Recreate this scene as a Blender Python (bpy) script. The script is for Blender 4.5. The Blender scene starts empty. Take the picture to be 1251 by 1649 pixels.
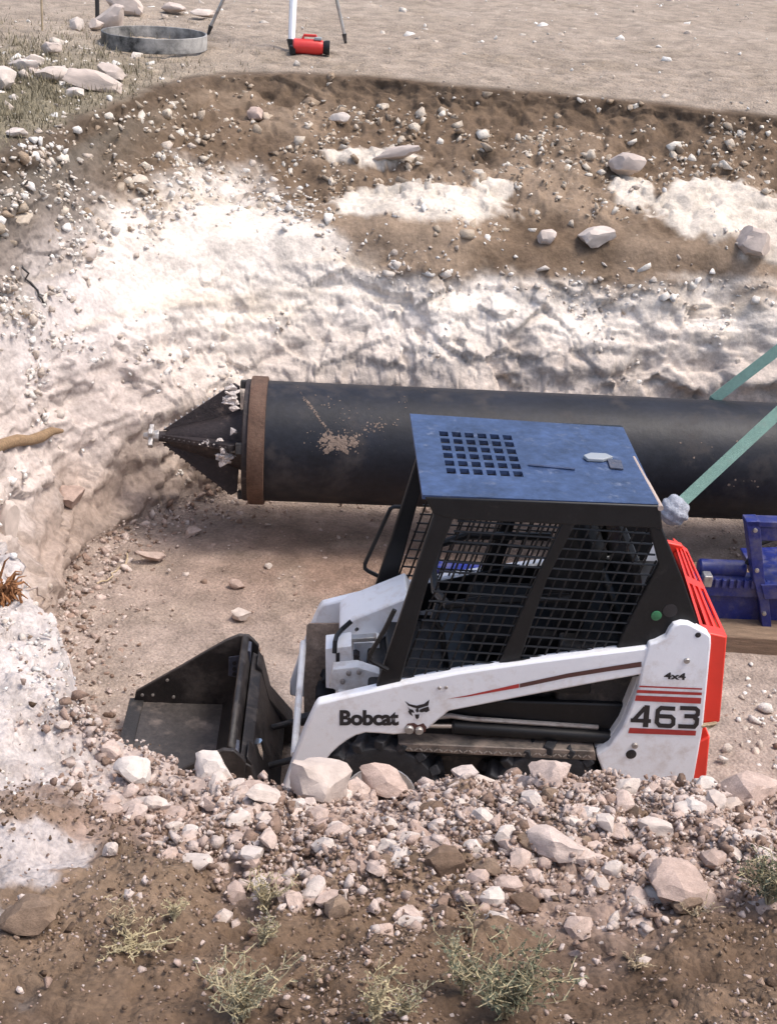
import bpy, bmesh, math, random
import numpy as np
from mathutils import Vector, Matrix
rnd = random.Random(7); rng = np.random.default_rng(11)
S = bpy.context.scene; COL = S.collection
# ------------------------------------------------------------------ camera, sky, sun, exposure
PW, PH = 1251.0, 1649.0
FOC, PITCH, ROLL, CAMH = 2200.0, .448, .064, 3.958
cp, sp = math.cos(PITCH), math.sin(PITCH); cr, sr = math.cos(ROLL), math.sin(ROLL)
R0 = np.array([1, 0, 0.]); U0 = np.array([0, sp, cp]); FW = np.array([0, cp, -sp]); EYE = np.array([0, 0, CAMH])
cam = bpy.data.cameras.new('camera'); co = bpy.data.objects.new('camera', cam); COL.objects.link(co)
cam.sensor_fit = 'VERTICAL'; cam.sensor_height = 24; cam.lens = FOC / PH * 24; cam.clip_end = 2000; cam.clip_start = .05
cx = R0 * cr + U0 * sr; cu = -R0 * sr + U0 * cr
co.matrix_world = Matrix(((cx[0], cu[0], -FW[0], 0), (cx[1], cu[1], -FW[1], 0), (cx[2], cu[2], -FW[2], CAMH), (0, 0, 0, 1)))
S.camera = co
SUN_EL, SUN_AZ = math.radians(63), math.radians(98)      # azimuth from +Y (away) towards +X
w = bpy.data.worlds.new('World'); S.world = w; w.use_nodes = True
wn = w.node_tree.nodes; sky = wn.new('ShaderNodeTexSky'); sky.sky_type = 'NISHITA'; sky.sun_disc = False
sky.sun_elevation = SUN_EL; sky.sun_rotation = SUN_AZ; sky.dust_density = 4.0; sky.air_density = 1.0
w.node_tree.links.new(sky.outputs[0], wn['Background'].inputs[0]); wn['Background'].inputs[1].default_value = .15
sun = bpy.data.lights.new('sun', 'SUN'); sun.energy = 1.25; sun.angle = math.radians(14); sun.color = (1, .95, .88)
so = bpy.data.objects.new('sun', sun); COL.objects.link(so)
sdir = Vector((math.sin(SUN_AZ) * math.cos(SUN_EL), math.cos(SUN_AZ) * math.cos(SUN_EL), math.sin(SUN_EL)))
so.rotation_euler = sdir.to_track_quat('Z', 'Y').to_euler()
S.view_settings.view_transform = 'Standard'; S.view_settings.look = 'None'; S.view_settings.gamma = 1
S.view_settings.use_curve_mapping = False; S.view_settings.exposure = .84
# ------------------------------------------------------------------ measuring the photograph's sight lines
def proj(P):
    d = np.asarray(P, float) - EYE; x = d @ R0; y = d @ U0; z = np.maximum(d @ FW, 1e-3)
    u = x / z * FOC; v = -y / z * FOC
    return u * cr - v * sr + PW / 2, u * sr + v * cr + PH / 2, z
def ray(px, py):
    a = px - PW / 2; b = py - PH / 2
    return R0 * ((a * cr + b * sr) / FOC) - U0 * ((-a * sr + b * cr) / FOC) + FW
def atz(px, py, z): d = ray(px, py); return EYE + d * ((z - CAMH) / d[2])
def aty(px, py, y): d = ray(px, py); return EYE + d * (y / d[1])
MX, MY, YAW = .376, 5.247, .054                           # the loader's place and heading
cyw, syw = math.cos(YAW), math.sin(YAW)
def w2m(P): x, y = P[0] - MX, P[1] - MY; return np.array([x * cyw + y * syw, -x * syw + y * cyw, P[2]])
def on_y(px, py, my):
    a = w2m(EYE); b = w2m(EYE + ray(px, py)) - a; return a + b * ((my - a[1]) / b[1])
def NP(px, py, my=-.44): q = on_y(px, py, my); return (q[0], q[2])
def on_z(px, py, z): return w2m(atz(px, py, z))
# ------------------------------------------------------------------ materials
def mat(name, col, rough=.6, metal=0., var=.12, vscale=6., bump=0., bscale=60., dirt=None, attr=None, spec=.5, vor=0., orand=None, stretch=None, bdist=.03):
    m = bpy.data.materials.new(name); m.use_nodes = True; nt = m.node_tree; N = nt.nodes; L = nt.links
    b = N['Principled BSDF']; b.inputs['Roughness'].default_value = rough; b.inputs['Metallic'].default_value = metal
    b.inputs['Specular IOR Level'].default_value = spec
    tc = N.new('ShaderNodeTexCoord'); vec = tc.outputs['Object']
    if stretch:
        mp = N.new('ShaderNodeMapping'); mp.inputs['Scale'].default_value = stretch; L.new(vec, mp.inputs[0]); vec = mp.outputs[0]
    def noise(sc, det=6, r=.6):
        n = N.new('ShaderNodeTexNoise'); n.inputs['Scale'].default_value = sc; n.inputs['Detail'].default_value = det
        n.inputs['Roughness'].default_value = r; L.new(vec, n.inputs['Vector']); return n.outputs[0]
    def mix(f, a, c2, mode='MIX'):
        x = N.new('ShaderNodeMix'); x.data_type = 'RGBA'; x.blend_type = mode; x.clamp_factor = True
        for s, v in ((x.inputs[0], f), (x.inputs[6], a), (x.inputs[7], c2)):
            if isinstance(v, (int, float)): s.default_value = v
            elif isinstance(v, tuple): s.default_value = (*v[:3], 1)
            else: L.new(v, s)
        return x.outputs[2]
    def ramp(v, a, c2, lo=0., hi=1.):
        r = N.new('ShaderNodeMapRange'); L.new(v, r.inputs[0])
        for i, q in enumerate((a, c2, lo, hi)): r.inputs[i + 1].default_value = q
        return r.outputs[0]
    if attr:
        at = N.new('ShaderNodeAttribute'); at.attribute_name = attr; c = at.outputs['Color']
    elif orand:
        oi = N.new('ShaderNodeObjectInfo'); rp = N.new('ShaderNodeValToRGB'); e = rp.color_ramp.elements
        e[0].color = (*col, 1); e[1].color = (*orand[-1], 1)
        for i, q in enumerate(orand[:-1]): n = e.new((i + 1) / len(orand)); n.color = (*q, 1)
        L.new(oi.outputs['Random'], rp.inputs[0]); c = rp.outputs[0]
    else: c = col
    v1 = ramp(noise(vscale), .3, .7, 1 - var, 1 + var)
    g = N.new('ShaderNodeCombineColor')
    for i in range(3): L.new(v1, g.inputs[i])
    c = mix(1., c, g.outputs[0], 'MULTIPLY')
    if var > 0.2:
        v2 = ramp(noise(vscale * 9, 4), .3, .7, 1 - var * .8, 1 + var * .8)
        g2 = N.new('ShaderNodeCombineColor')
        for i in range(3): L.new(v2, g2.inputs[i])
        c = mix(1., c, g2.outputs[0], 'MULTIPLY')
    if dirt:
        dc, amt, ds = dirt
        f = ramp(noise(ds, 8, .68), 1 - amt - .18, 1 - amt + .12)
        c = mix(f, c, dc)
        rr = N.new('ShaderNodeMix'); rr.inputs[2].default_value = rough; rr.inputs[3].default_value = .9
        L.new(f, rr.inputs[0]); L.new(rr.outputs[0], b.inputs['Roughness'])
    L.new(c, b.inputs['Base Color']) if not isinstance(c, tuple) else None
    if bump:
        h = noise(bscale, 8, .65)
        if vor:
            vo = N.new('ShaderNodeTexVoronoi'); vo.inputs['Scale'].default_value = vor; L.new(vec, vo.inputs['Vector'])
            ad = N.new('ShaderNodeMath'); ad.operation = 'MULTIPLY_ADD'; ad.inputs[1].default_value = -.7
            L.new(vo.outputs['Distance'], ad.inputs[0]); L.new(h, ad.inputs[2]); h = ad.outputs[0]
        bp = N.new('ShaderNodeBump'); bp.inputs['Strength'].default_value = min(bump, 1); bp.inputs['Distance'].default_value = bdist
        L.new(h, bp.inputs['Height']); L.new(bp.outputs[0], b.inputs['Normal'])
    return m
DUST = (.42, .34, .28)
M = dict(
 soil=mat('soil', None, .95, var=.28, vscale=6, bump=.6, bscale=34, attr='soil', spec=.1, vor=55, bdist=.022),
 chalk=mat('chalk_earth', None, .95, var=.24, vscale=4, bump=.6, bscale=32, attr='soil', spec=.1, bdist=.016),
 stone=mat('stone', None, .92, var=.16, vscale=22, bump=.5, bscale=60, attr='soil', spec=.15),
 rockpink=mat('rock_pink', (.44, .33, .275), .92, var=.22, vscale=2.2, bump=.7, bscale=7, bdist=.004, orand=[(.52, .41, .35), (.34, .245, .20), (.55, .455, .40)], spec=.15),
 rockwhite=mat('rock_white', (.58, .505, .445), .92, var=.14, vscale=2.2, bump=.7, bscale=7, bdist=.004, orand=[(.50, .415, .36), (.64, .57, .51)], spec=.15),
 rocktan=mat('rock_tan', (.56, .48, .39), .92, var=.2, vscale=2.2, bump=.7, bscale=7, bdist=.004, orand=[(.42, .34, .26), (.66, .60, .52), (.33, .25, .18)], spec=.15),
 rockbrown=mat('rock_brown', (.20, .14, .10), .95, var=.25, vscale=2.2, bump=.7, bscale=7, bdist=.004, orand=[(.27, .195, .14), (.15, .10, .07)], spec=.1),
 white=mat('white_paint', (.78, .79, .82), .42, var=.06, vscale=4, dirt=((.50, .43, .38), .31, 8), bump=.06, bscale=30),
 dirtywhite=mat('dirty_white_paint', (.70, .70, .70), .5, var=.08, vscale=5, dirt=((.36, .30, .25), .34, 9), bump=.1),
 black=mat('black_paint', (.008, .008, .009), .45, var=.3, vscale=9, dirt=((.07, .06, .055), .2, 8), spec=.35),
 roof=mat('roof_sky_tint', (.035, .058, .125), .40, var=.35, vscale=3, dirt=((.20, .23, .30), .25, 16), bump=.12, bscale=9, spec=.35),  # black roof; the sky's blue reflection is painted into its base colour
 dark=mat('dark_steel', (.022, .020, .020), .6, var=.3, dirt=((.16, .13, .11), .3, 10), bump=.15),
 bucket=mat('bucket_steel', (.016, .013, .013), .5, var=.3, dirt=((.09, .075, .066), .33, 6), bump=.2, bscale=25),
 bucketfloor=mat('bucket_floor_steel', (.048, .041, .038), .55, var=.35, vscale=5, dirt=((.20, .16, .14), .3, 9), bump=.2, bscale=25),
 barblue=mat('worn_blue_black_steel', (.055, .060, .085), .5, var=.3, dirt=((.16, .14, .14), .25, 14), bump=.2),
 steel=mat('worn_steel', (.42, .40, .38), .4, .7, var=.2, dirt=((.25, .2, .17), .35, 14), bump=.2),
 chrome=mat('chrome', (.75, .74, .72), .18, 1., var=.03),
 plate=mat('checker_plate', (.13, .115, .105), .5, .5, var=.25, dirt=((.36, .29, .24), .42, 11), bump=.3, bscale=30),
 rubber=mat('tyre_rubber', (.018, .019, .023), .75, var=.3, dirt=((.13, .11, .1), .25, 13), bump=.2),
 red=mat('red_paint', (.74, .045, .026), .4, var=.10, vscale=5, dirt=((.5, .3, .25), .16, 9)),
 pipe=mat('pipe_coating', (.010, .011, .016), .5, var=.35, vscale=3, dirt=((.075, .062, .055), .30, 3.3), bump=.1, bscale=14, spec=.36),
 scuff=mat('mud_scuff', (.20, .15, .12), .95, var=.3, vscale=30, bump=.5),
 rust=mat('rusty_collar', (.105, .058, .038), .75, .2, var=.3, vscale=9, dirt=((.19, .12, .085), .36, 8), bump=.3),
 head=mat('cutter_steel', (.028, .021, .022), .6, .2, var=.35, dirt=((.22, .17, .14), .25, 12), bump=.3),
 mud=mat('caked_mud', (.62, .55, .50), .95, var=.25, vscale=18, bump=.7),
 blue=mat('blue_paint', (.010, .019, .15), .42, var=.25, vscale=6, dirt=((.13, .12, .16), .36, 9), bump=.1),
 webbing=mat('green_webbing', (.24, .40, .33), .8, var=.12, vscale=30, bump=.5, bscale=220, dirt=((.30, .36, .31), .25, 8)),
 wrap=mat('grey_wrap', (.33, .35, .40), .7, var=.4, vscale=25, bump=.5, bscale=45, dirt=((.5, .5, .5), .3, 24)),
 wood=mat('weathered_wood', (.24, .165, .11), .85, var=.3, vscale=9, bump=.5, bscale=30, stretch=(1, 9, 9)),
 log=mat('pale_timber', (.36, .235, .13), .85, var=.35, vscale=12, bump=.7, bscale=40, stretch=(1, 8, 8)),
 twig=mat('dry_twig', (.40, .31, .20), .9, var=.3, vscale=12),
 root=mat('brown_root', (.22, .095, .035), .9, var=.5, vscale=12, bump=.4),
 leafdry=mat('dry_weed', (.42, .35, .21), .85, var=.3, vscale=25),
 leaf=mat('grey_green_leaf', (.22, .21, .14), .8, var=.4, vscale=14),
 leafdark=mat('green_leaf', (.125, .13, .078), .8, var=.4, vscale=14),
 grassm=mat('dry_grass', (.20, .17, .11), .9, var=.4, vscale=5),
 decalk=mat('black_vinyl', (.02, .018, .02), .5, var=.15, vscale=30),
 decalr=mat('maroon_vinyl', (.36, .035, .03), .5, var=.2, vscale=20),
 decald=mat('dark_maroon_vinyl', (.085, .035, .03), .5, var=.2, vscale=20),
 cream=mat('worn_plate', (.27, .29, .31), .5, var=.05),
 green=mat('green_lens', (.04, .17, .075), .25, var=.1),
 redcan=mat('red_can', (.55, .03, .025), .35, var=.15, vscale=8),
 ring=mat('ring_steel', (.055, .055, .055), .5, .4, var=.5, vscale=4, dirt=((.55, .53, .5), .42, 3.5), bump=.2),
 vinyl=mat('seat_vinyl', (.006, .006, .007), .7, var=.2, spec=.2),
 inner=mat('dusty_inner_steel', (.33, .26, .21), .85, var=.35, vscale=7, dirt=((.10, .08, .07), .4, 6), bump=.2),
 tan=mat('tan_rubber', (.42, .33, .28), .8, var=.2),
)
# ------------------------------------------------------------------ mesh helpers
class MB:
    def __init__(s): s.v = []; s.f = []
    def add(s, v, f): n = len(s.v); s.v += [tuple(map(float, q)) for q in v]; s.f += [tuple(i + n for i in q) for q in f]; return s
    def box(s, c, size, R=None):
        hx, hy, hz = [q / 2 for q in size]; vs = [Vector((x * hx, y * hy, z * hz)) for x in (-1, 1) for y in (-1, 1) for z in (-1, 1)]
        if R is not None: vs = [R @ q for q in vs]
        c = Vector(c); return s.add([q + c for q in vs], [(0, 1, 3, 2), (4, 6, 7, 5), (0, 4, 5, 1), (2, 3, 7, 6), (0, 2, 6, 4), (1, 5, 7, 3)])
    def prism(s, poly, y0, y1):                      # polygon in (x,z), pushed from y0 to y1
        n = len(poly); a = sum(poly[i][0] * poly[(i + 1) % n][1] - poly[(i + 1) % n][0] * poly[i][1] for i in range(n))
        if a < 0: poly = poly[::-1]
        v = [(p[0], y0, p[1]) for p in poly] + [(p[0], y1, p[1]) for p in poly]
        f = [tuple(range(n)), tuple(range(2 * n - 1, n - 1, -1))] + [(i, i + n, (i + 1) % n + n, (i + 1) % n) for i in range(n)]
        return s.add(v, f)
    def flat(s, poly, y): return s.add([(p[0], y, p[1]) for p in poly], [tuple(range(len(poly)))])
    def tube(s, path, r, n=8, cap=True):
        P = [Vector(p) for p in path]; rs = r if isinstance(r, (list, tuple)) else [r] * len(P); rings = []; up = None
        for i, p in enumerate(P):
            t = (P[min(i + 1, len(P) - 1)] - P[max(i - 1, 0)]).normalized()
            if up is None: up = t.orthogonal().normalized()
            up = (up - t * up.dot(t)).normalized(); sd = t.cross(up)
            rings.append([p + (up * math.cos(2 * math.pi * k / n) + sd * math.sin(2 * math.pi * k / n)) * rs[i] for k in range(n)])
        v = [q for R in rings for q in R]; f = []
        for i in range(len(P) - 1):
            for k in range(n): f.append((i * n + k, i * n + (k + 1) % n, (i + 1) * n + (k + 1) % n, (i + 1) * n + k))
        if cap: f += [tuple(range(n))[::-1], tuple((len(P) - 1) * n + k for k in range(n))]
        return s.add(v, f)
    def lathe(s, prof, c, axis, n=32, closed=False):  # profile of (r, along) about an axis
        a = Vector(axis).normalized(); u = a.orthogonal().normalized(); w2 = a.cross(u); c = Vector(c); v = []; f = []; m = len(prof)
        for k in range(n):
            t = 2 * math.pi * k / n; d = u * math.cos(t) + w2 * math.sin(t); v += [c + a * h + d * r for r, h in prof]
        for k in range(n):
            k2 = (k + 1) % n
            for i in range(m if closed else m - 1): j = (i + 1) % m; f.append((k * m + i, k2 * m + i, k2 * m + j, k * m + j))
        return s.add(v, f)
    def build(s, name, m, parent=None, bevel=0., smooth=30, solid=0., seg=2, **tagkw):
        me = bpy.data.meshes.new(name); me.from_pydata(s.v, [], s.f); me.validate()
        bm = bmesh.new(); bm.from_mesh(me); bmesh.ops.recalc_face_normals(bm, faces=bm.faces); bm.to_mesh(me); bm.free()
        me.materials.append(M[m] if isinstance(m, str) else m)
        if smooth: me.polygons.foreach_set('use_smooth', [True] * len(me.polygons)); me.set_sharp_from_angle(angle=math.radians(smooth))
        o = bpy.data.objects.new(name, me); COL.objects.link(o)
        if parent: o.parent = parent
        if solid: q = o.modifiers.new('thickness', 'SOLIDIFY'); q.thickness = solid; q.offset = -1
        if bevel:
            q = o.modifiers.new('edges', 'BEVEL'); q.width = bevel; q.segments = seg; q.limit_method = 'ANGLE'; q.angle_limit = math.radians(40); q.harden_normals = False
        if tagkw: tag(o, **tagkw)
        return o
def tag(o, label=None, cat=None, group=None, kind=None):
    for k, v in (('label', label), ('category', cat), ('group', group), ('kind', kind)):
        if v: o[k] = v
    return o
def thing(name, label, cat, loc=(0, 0, 0), rz=0., group=None):
    o = bpy.data.objects.new(name, None); COL.objects.link(o); o.location = loc; o.rotation_euler = (0, 0, rz); o.empty_display_size = .2
    return tag(o, label, cat, group)
# ------------------------------------------------------------------ noise
def _h(i, j, k, s):
    n = (i * 374761393 + j * 668265263 + k * 2147483647 + s * 974711) & 0xFFFFFFFF
    n = ((n ^ (n >> 13)) * 1274126177) & 0xFFFFFFFF; n = ((n ^ (n >> 15)) * 2246822519) & 0xFFFFFFFF
    return ((n ^ (n >> 16)) & 0xFFFFFF) / float(0xFFFFFF)
def vnoise(P, s=0):
    i = np.floor(P).astype(np.int64); f = P - i; u = f * f * (3 - 2 * f); r = 0
    for a in (0, 1):
        for b in (0, 1):
            for c in (0, 1):
                wt = (u[:, 0] if a else 1 - u[:, 0]) * (u[:, 1] if b else 1 - u[:, 1]) * (u[:, 2] if c else 1 - u[:, 2])
                r = r + wt * _h(i[:, 0] + a, i[:, 1] + b, i[:, 2] + c, s)
    return r * 2 - 1
def fbm(P, sc, o=4, s=0, g=.5):
    r = 0; a = 1.; t = 0
    for k in range(o): r = r + a * vnoise(P * sc * 2.03 ** k + 17.3 * k, s + k); t += a; a *= g
    return r / t
def worley(P, sc, s=0):
    Q = P * sc; i = np.floor(Q).astype(np.int64); d1 = np.full(len(P), 9.); idv = np.zeros(len(P))
    for a in (-1, 0, 1):
        for b in (-1, 0, 1):
            for c in (-1, 0, 1):
                ci, cj, ck = i[:, 0] + a, i[:, 1] + b, i[:, 2] + c
                dx = ci + _h(ci, cj, ck, s) - Q[:, 0]; dy = cj + _h(ci, cj, ck, s + 1) - Q[:, 1]; dz = ck + _h(ci, cj, ck, s + 2) - Q[:, 2]
                d = dx * dx + dy * dy + dz * dz; m = d < d1; d1 = np.where(m, d, d1); idv = np.where(m, _h(ci, cj, ck, s + 3), idv)
    return np.sqrt(d1), idv
def facets(P, sc, s=0, k=.75):
    Q = P * sc; i = np.floor(Q).astype(np.int64); d1 = np.full(len(P), 9.); tv = np.zeros(len(P))
    for a in (-1, 0, 1):
        for b in (-1, 0, 1):
            for c in (-1, 0, 1):
                ci, cj, ck = i[:, 0] + a, i[:, 1] + b, i[:, 2] + c
                dx = ci + _h(ci, cj, ck, s) - Q[:, 0]; dy = cj + _h(ci, cj, ck, s + 1) - Q[:, 1]; dz = ck + _h(ci, cj, ck, s + 2) - Q[:, 2]
                d = dx * dx + dy * dy + dz * dz; m = d < d1; d1 = np.where(m, d, d1)
                h = _h(ci, cj, ck, s + 3); q = dx * (_h(ci, cj, ck, s + 4) - .5) + dy * (_h(ci, cj, ck, s + 5) - .5) + dz * (_h(ci, cj, ck, s + 6) - .5)
                tv = np.where(m, (h - .5) * k + 2 * q, tv)
    return tv
def sstep(a, b, x): t = np.clip((x - a) / (b - a), 0, 1); return t * t * (3 - 2 * t)
# ------------------------------------------------------------------ the pit: rings around its middle
PC = (.3, 6.6)
KEYS = {  # azimuth: floor edge r, then (r,z) low wall, high wall, scarp foot, rim, then z of the ground outside
 90: (2.02, 2.12, .8, 2.65, 1.6, 4.3, 2.2, 4.5, 2.35, 2.40, 2.42, 2.42), 75: (2.15, 2.27, .8, 2.8, 1.6, 4.35, 2.2, 4.5, 2.35, 2.40, 2.42, 2.42),
 60: (2.48, 2.6, .8, 3.18, 1.6, 4.4, 2.2, 4.6, 2.35, 2.40, 2.42, 2.42), 35: (3.92, 4.1, .8, 4.97, 1.6, 6.3, 2.2, 6.5, 2.35, 2.4, 2.42, 2.42),
 15: (5.3, 5.45, .7, 6, 1.5, 6.6, 2.1, 6.8, 2.3, 2.35, 2.4, 2.4), 350: (5, 5.2, .7, 5.8, 1.4, 6.3, 1.9, 6.5, 2.1, 2.2, 2.3, 2.4),
 330: (4.5, 4.8, .6, 5.5, 1.2, 6.3, 1.6, 6.55, 1.7, 1.8, 2.02, 2.4), 305: (2.85, 3.1, .6, 3.5, 1.15, 3.9, 1.5, 4.1, 1.62, 1.78, 2.0, 2.4),
 283: (2.4, 2.6, .6, 2.92, 1.15, 3.26, 1.5, 3.44, 1.62, 1.76, 1.98, 2.4), 269: (2.3, 2.5, .6, 2.85, 1.15, 3.28, 1.5, 3.45, 1.62, 1.76, 1.98, 2.4),
 262: (2.55, 2.8, .5, 3.12, .98, 3.45, 1.47, 3.58, 1.59, 1.74, 1.96, 2.4),
 256: (2.75, 2.95, .55, 3.2, 1.02, 3.42, 1.46, 3.55, 1.61, 1.78, 1.98, 2.4), 251: (2.9, 3.08, .55, 3.3, 1.08, 3.5, 1.52, 3.6, 1.66, 1.80, 1.98, 2.4),
 244: (2.75, 2.85, .55, 2.95, 1.1, 3.04, 1.6, 3.08, 1.74, 1.84, 2.0, 2.4), 233: (2.5, 2.6, .55, 2.7, 1.1, 2.78, 1.62, 2.84, 1.74, 1.88, 2.05, 2.4),
 215: (2.05, 2.2, .6, 2.5, 1.2, 2.8, 1.65, 3.0, 1.82, 1.95, 2.1, 2.4), 195: (2.05, 2.3, .55, 2.75, 1.2, 3.1, 1.75, 3.3, 1.95, 2.1, 2.2, 2.4),
 178: (2.1, 2.33, .55, 2.75, 1.2, 3.1, 1.8, 3.3, 2.05, 2.18, 2.28, 2.4), 163: (2.25, 2.4, .6, 2.75, 1.3, 3.05, 1.88, 3.25, 2.12, 2.22, 2.32, 2.4),
 148: (2.25, 2.38, .6, 2.78, 1.4, 3.08, 1.95, 3.22, 2.2, 2.27, 2.35, 2.4), 136: (2.2, 2.35, .6, 2.85, 1.4, 3.42, 2.0, 3.62, 2.2, 2.3, 2.38, 2.42),
 125: (2.15, 2.3, .7, 2.9, 1.55, 3.95, 2.08, 4.15, 2.25, 2.33, 2.4, 2.42), 113: (2.15, 2.25, .8, 2.8, 1.6, 4.75, 2.12, 5.0, 2.3, 2.37, 2.42, 2.42),
 100: (2.1, 2.2, .8, 2.75, 1.6, 4.65, 2.18, 4.85, 2.34, 2.4, 2.42, 2.42)}
ks = np.array(sorted(KEYS)); KV = np.array([KEYS[k] for k in ks], float)
dens = np.interp(np.arange(0, 361), [0, 40, 60, 130, 170, 215, 240, 295, 305, 330, 360], [.35, .5, 1, 1.2, .9, .9, 1.5, 1.5, .9, .3, .35])
cum = np.concatenate([[0], np.cumsum((dens[1:] + dens[:-1]) / 2)]); NA = 1300
AZ = np.interp(np.linspace(0, cum[-1], NA, endpoint=False), cum, np.arange(0, 361))
fine = np.arange(0, 360, .5); KF = np.stack([np.interp(fine, np.r_[ks - 360, ks, ks + 360], np.tile(KV[:, c], 3)) for c in range(12)], 1)
ker = np.exp(-.5 * (np.arange(-16, 17) / 5.) ** 2); ker /= ker.sum()
KF = np.stack([np.convolve(np.r_[KF[-16:, c], KF[:, c], KF[:16, c]], ker, 'valid') for c in range(12)], 1)
KA = np.stack([np.interp(AZ, np.r_[fine, 360.], np.r_[KF[:, c], KF[0, c]]) for c in range(12)], 1)
r5 = KA[:, 7]; one = np.ones(NA)
PR = np.stack([0 * one + .02, KA[:, 0], KA[:, 1], KA[:, 3], KA[:, 5], r5, r5 + .75, r5 + 1.6, r5 + 3.2, 16 * one, 60 * one, 500 * one], 1)
PZ = np.stack([0 * one, 0 * one, KA[:, 2], KA[:, 4], KA[:, 6], KA[:, 8], KA[:, 9], KA[:, 10], KA[:, 11], 2.42 * one, 2.5 * one, 4 * one], 1)
NSEG = [70, 22, 62, 62, 18, 66, 60, 50, 50, 26, 14]
T = np.concatenate([np.linspace(i, i + 1, n, endpoint=False) for i, n in enumerate(NSEG)] + [[11.]]); NR = len(T)
ii = np.minimum(T.astype(int), 10); ff = T - ii
RR = PR[:, ii] * (1 - ff) + PR[:, ii + 1] * ff; ZZ = PZ[:, ii] * (1 - ff) + PZ[:, ii + 1] * ff
kz = np.array([1, 2, 3, 2, 1.]) / 9                       # round the profile's corners a little
for _ in range(2):
    for A in (RR, ZZ):
        A[:, 2:-2] = sum(kz[q] * A[:, q:NR - 4 + q] for q in range(5))
a = np.radians(AZ)[:, None]; X = PC[0] + RR * np.cos(a); Y = PC[1] + RR * np.sin(a); TT = np.repeat(T[None], NA, 0); AA = np.repeat(AZ[:, None], NR, 1)
V = np.stack([X, Y, ZZ], -1).reshape(-1, 3); t = TT.reshape(-1); azv = AA.reshape(-1); RV = RR.reshape(-1)
def gnorm(V):
    G = V.reshape(NA, NR, 3); da = np.roll(G, -1, 0) - np.roll(G, 1, 0); dr = np.gradient(G, axis=1); n = np.cross(dr, da)
    n /= np.linalg.norm(n, axis=-1, keepdims=True) + 1e-9; n *= np.sign(n[..., 2:3] + 1e-6); return n.reshape(-1, 3)
N0 = gnorm(V)
wall = sstep(1., 1.25, t) * (1 - sstep(3.0, 3.6, t)); slope = sstep(2.9, 3.4, t) * (1 - sstep(4.8, 5.1, t)); floor = 1 - sstep(.95, 1.2, t)
near = sstep(226, 238, azv) * (1 - sstep(318, 335, azv)); far = 1 - near
ridge = near * sstep(3.6, 4.5, t) * (1 - sstep(6.0, 7.0, t)); out = sstep(5, 5.4, t); lod = 1 - sstep(8.3, 9.5, t)
Wd, Wi = worley(V + .15 * np.stack([fbm(V, 2.2, 2, 50 + q) for q in range(3)], 1), 3.4, 5)
Wd2, Wi2 = worley(V, 9., 9)
warp = np.stack([fbm(V, 3., 3, 60 + q) for q in range(3)], 1); SQ = np.array([1, 1, 1.5])
Fa, Fb, Fc = facets(V * SQ + .10 * warp, 2.3, 70), facets(V * SQ + .05 * warp, 5.5, 80), facets(V + .02 * warp, 12., 90)
big = fbm(V, 1.1, 3, 1); mid = fbm(V, 3.6, 4, 4); fin = fbm(V, 15, 3, 8)
strat = fbm(V * np.array([.42, .42, 4.6]), 2.0, 4, 14)
ledge = sstep(-.05, .25, fbm(V * np.array([.7, .7, 2.2]), 1.7, 4, 44)) - .5
gully = fbm(V * np.array([2.6, 2.6, .5]), 1.6, 3, 24)
nq = 1 - .8 * near
fw = 1 - sstep(2.5, 3.0, t)
dsp = lod * (wall * nq * (.14 * big + .03 * mid) + wall * nq * fw * (.055 * Fa + .030 * Fb + .014 * Fc + .05 * strat + .012 * gully + .03 * ledge + .012 * fin)
      + slope * (.07 * big + .05 * mid + .025 * Fa + .03 * Fb + .020 * Fc + .014 * fin) + floor * (.015 * mid + .008 * fin + .018 * big)
      + ridge * (.04 * mid + .014 * Fb + .016 * Fc + .012 * fin) + out * (.03 * mid + .012 * fin + .014 * (Wi2 - .5)))
dsp -= near * .015 * sstep(3.2, 4.5, t) * (1 - sstep(6.2, 7.2, t))
dsp = np.where((near > .5) & (t < 5.4), np.minimum(dsp, .012), dsp)
machine_pad = np.exp(-(((V[:, 0] - .3) / 1.3) ** 4 + ((V[:, 1] - 5.3) / .8) ** 4)); dsp *= 1 - .8 * machine_pad * floor
# slabs of hard caliche that stick out of the brown slope
gx0, gy0, gd0 = proj(V)
def patch(px, py, ru, rv, z, rot=0.):
    k = np.where((np.abs(gx0 - px) < 8) & (np.abs(gy0 - py) < 8) & (gd0 > .5) & (t < 5))[0]; c = V[k[np.argmin(gd0[k])]]; z = c[2]; q = V[:, :2] - c[:2]; cc, ss = math.cos(rot), math.sin(rot)
    d = np.hypot((q[:, 0] * cc + q[:, 1] * ss) / ru, (-q[:, 0] * ss + q[:, 1] * cc) / rv) + .35 * mid + .25 * fin
    return (1 - sstep(.8, 1.02, d)) * (np.abs(V[:, 2] - z) < .5)
slabs = np.zeros(len(V))
for q in ((665, 328, .70, .30, 1.80, -.05), (1175, 335, .62, .34, 1.84, -.1), (590, 248, .42, .14, 1.98, 0), (800, 300, .16, .1, 1.88, 0), (1010, 300, .2, .2, 1.86, .3)):
    slabs = np.maximum(slabs, patch(*q))
dsp += slabs * .02 * lod
V = V + N0 * dsp[:, None]; N1 = gnorm(V)
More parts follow.
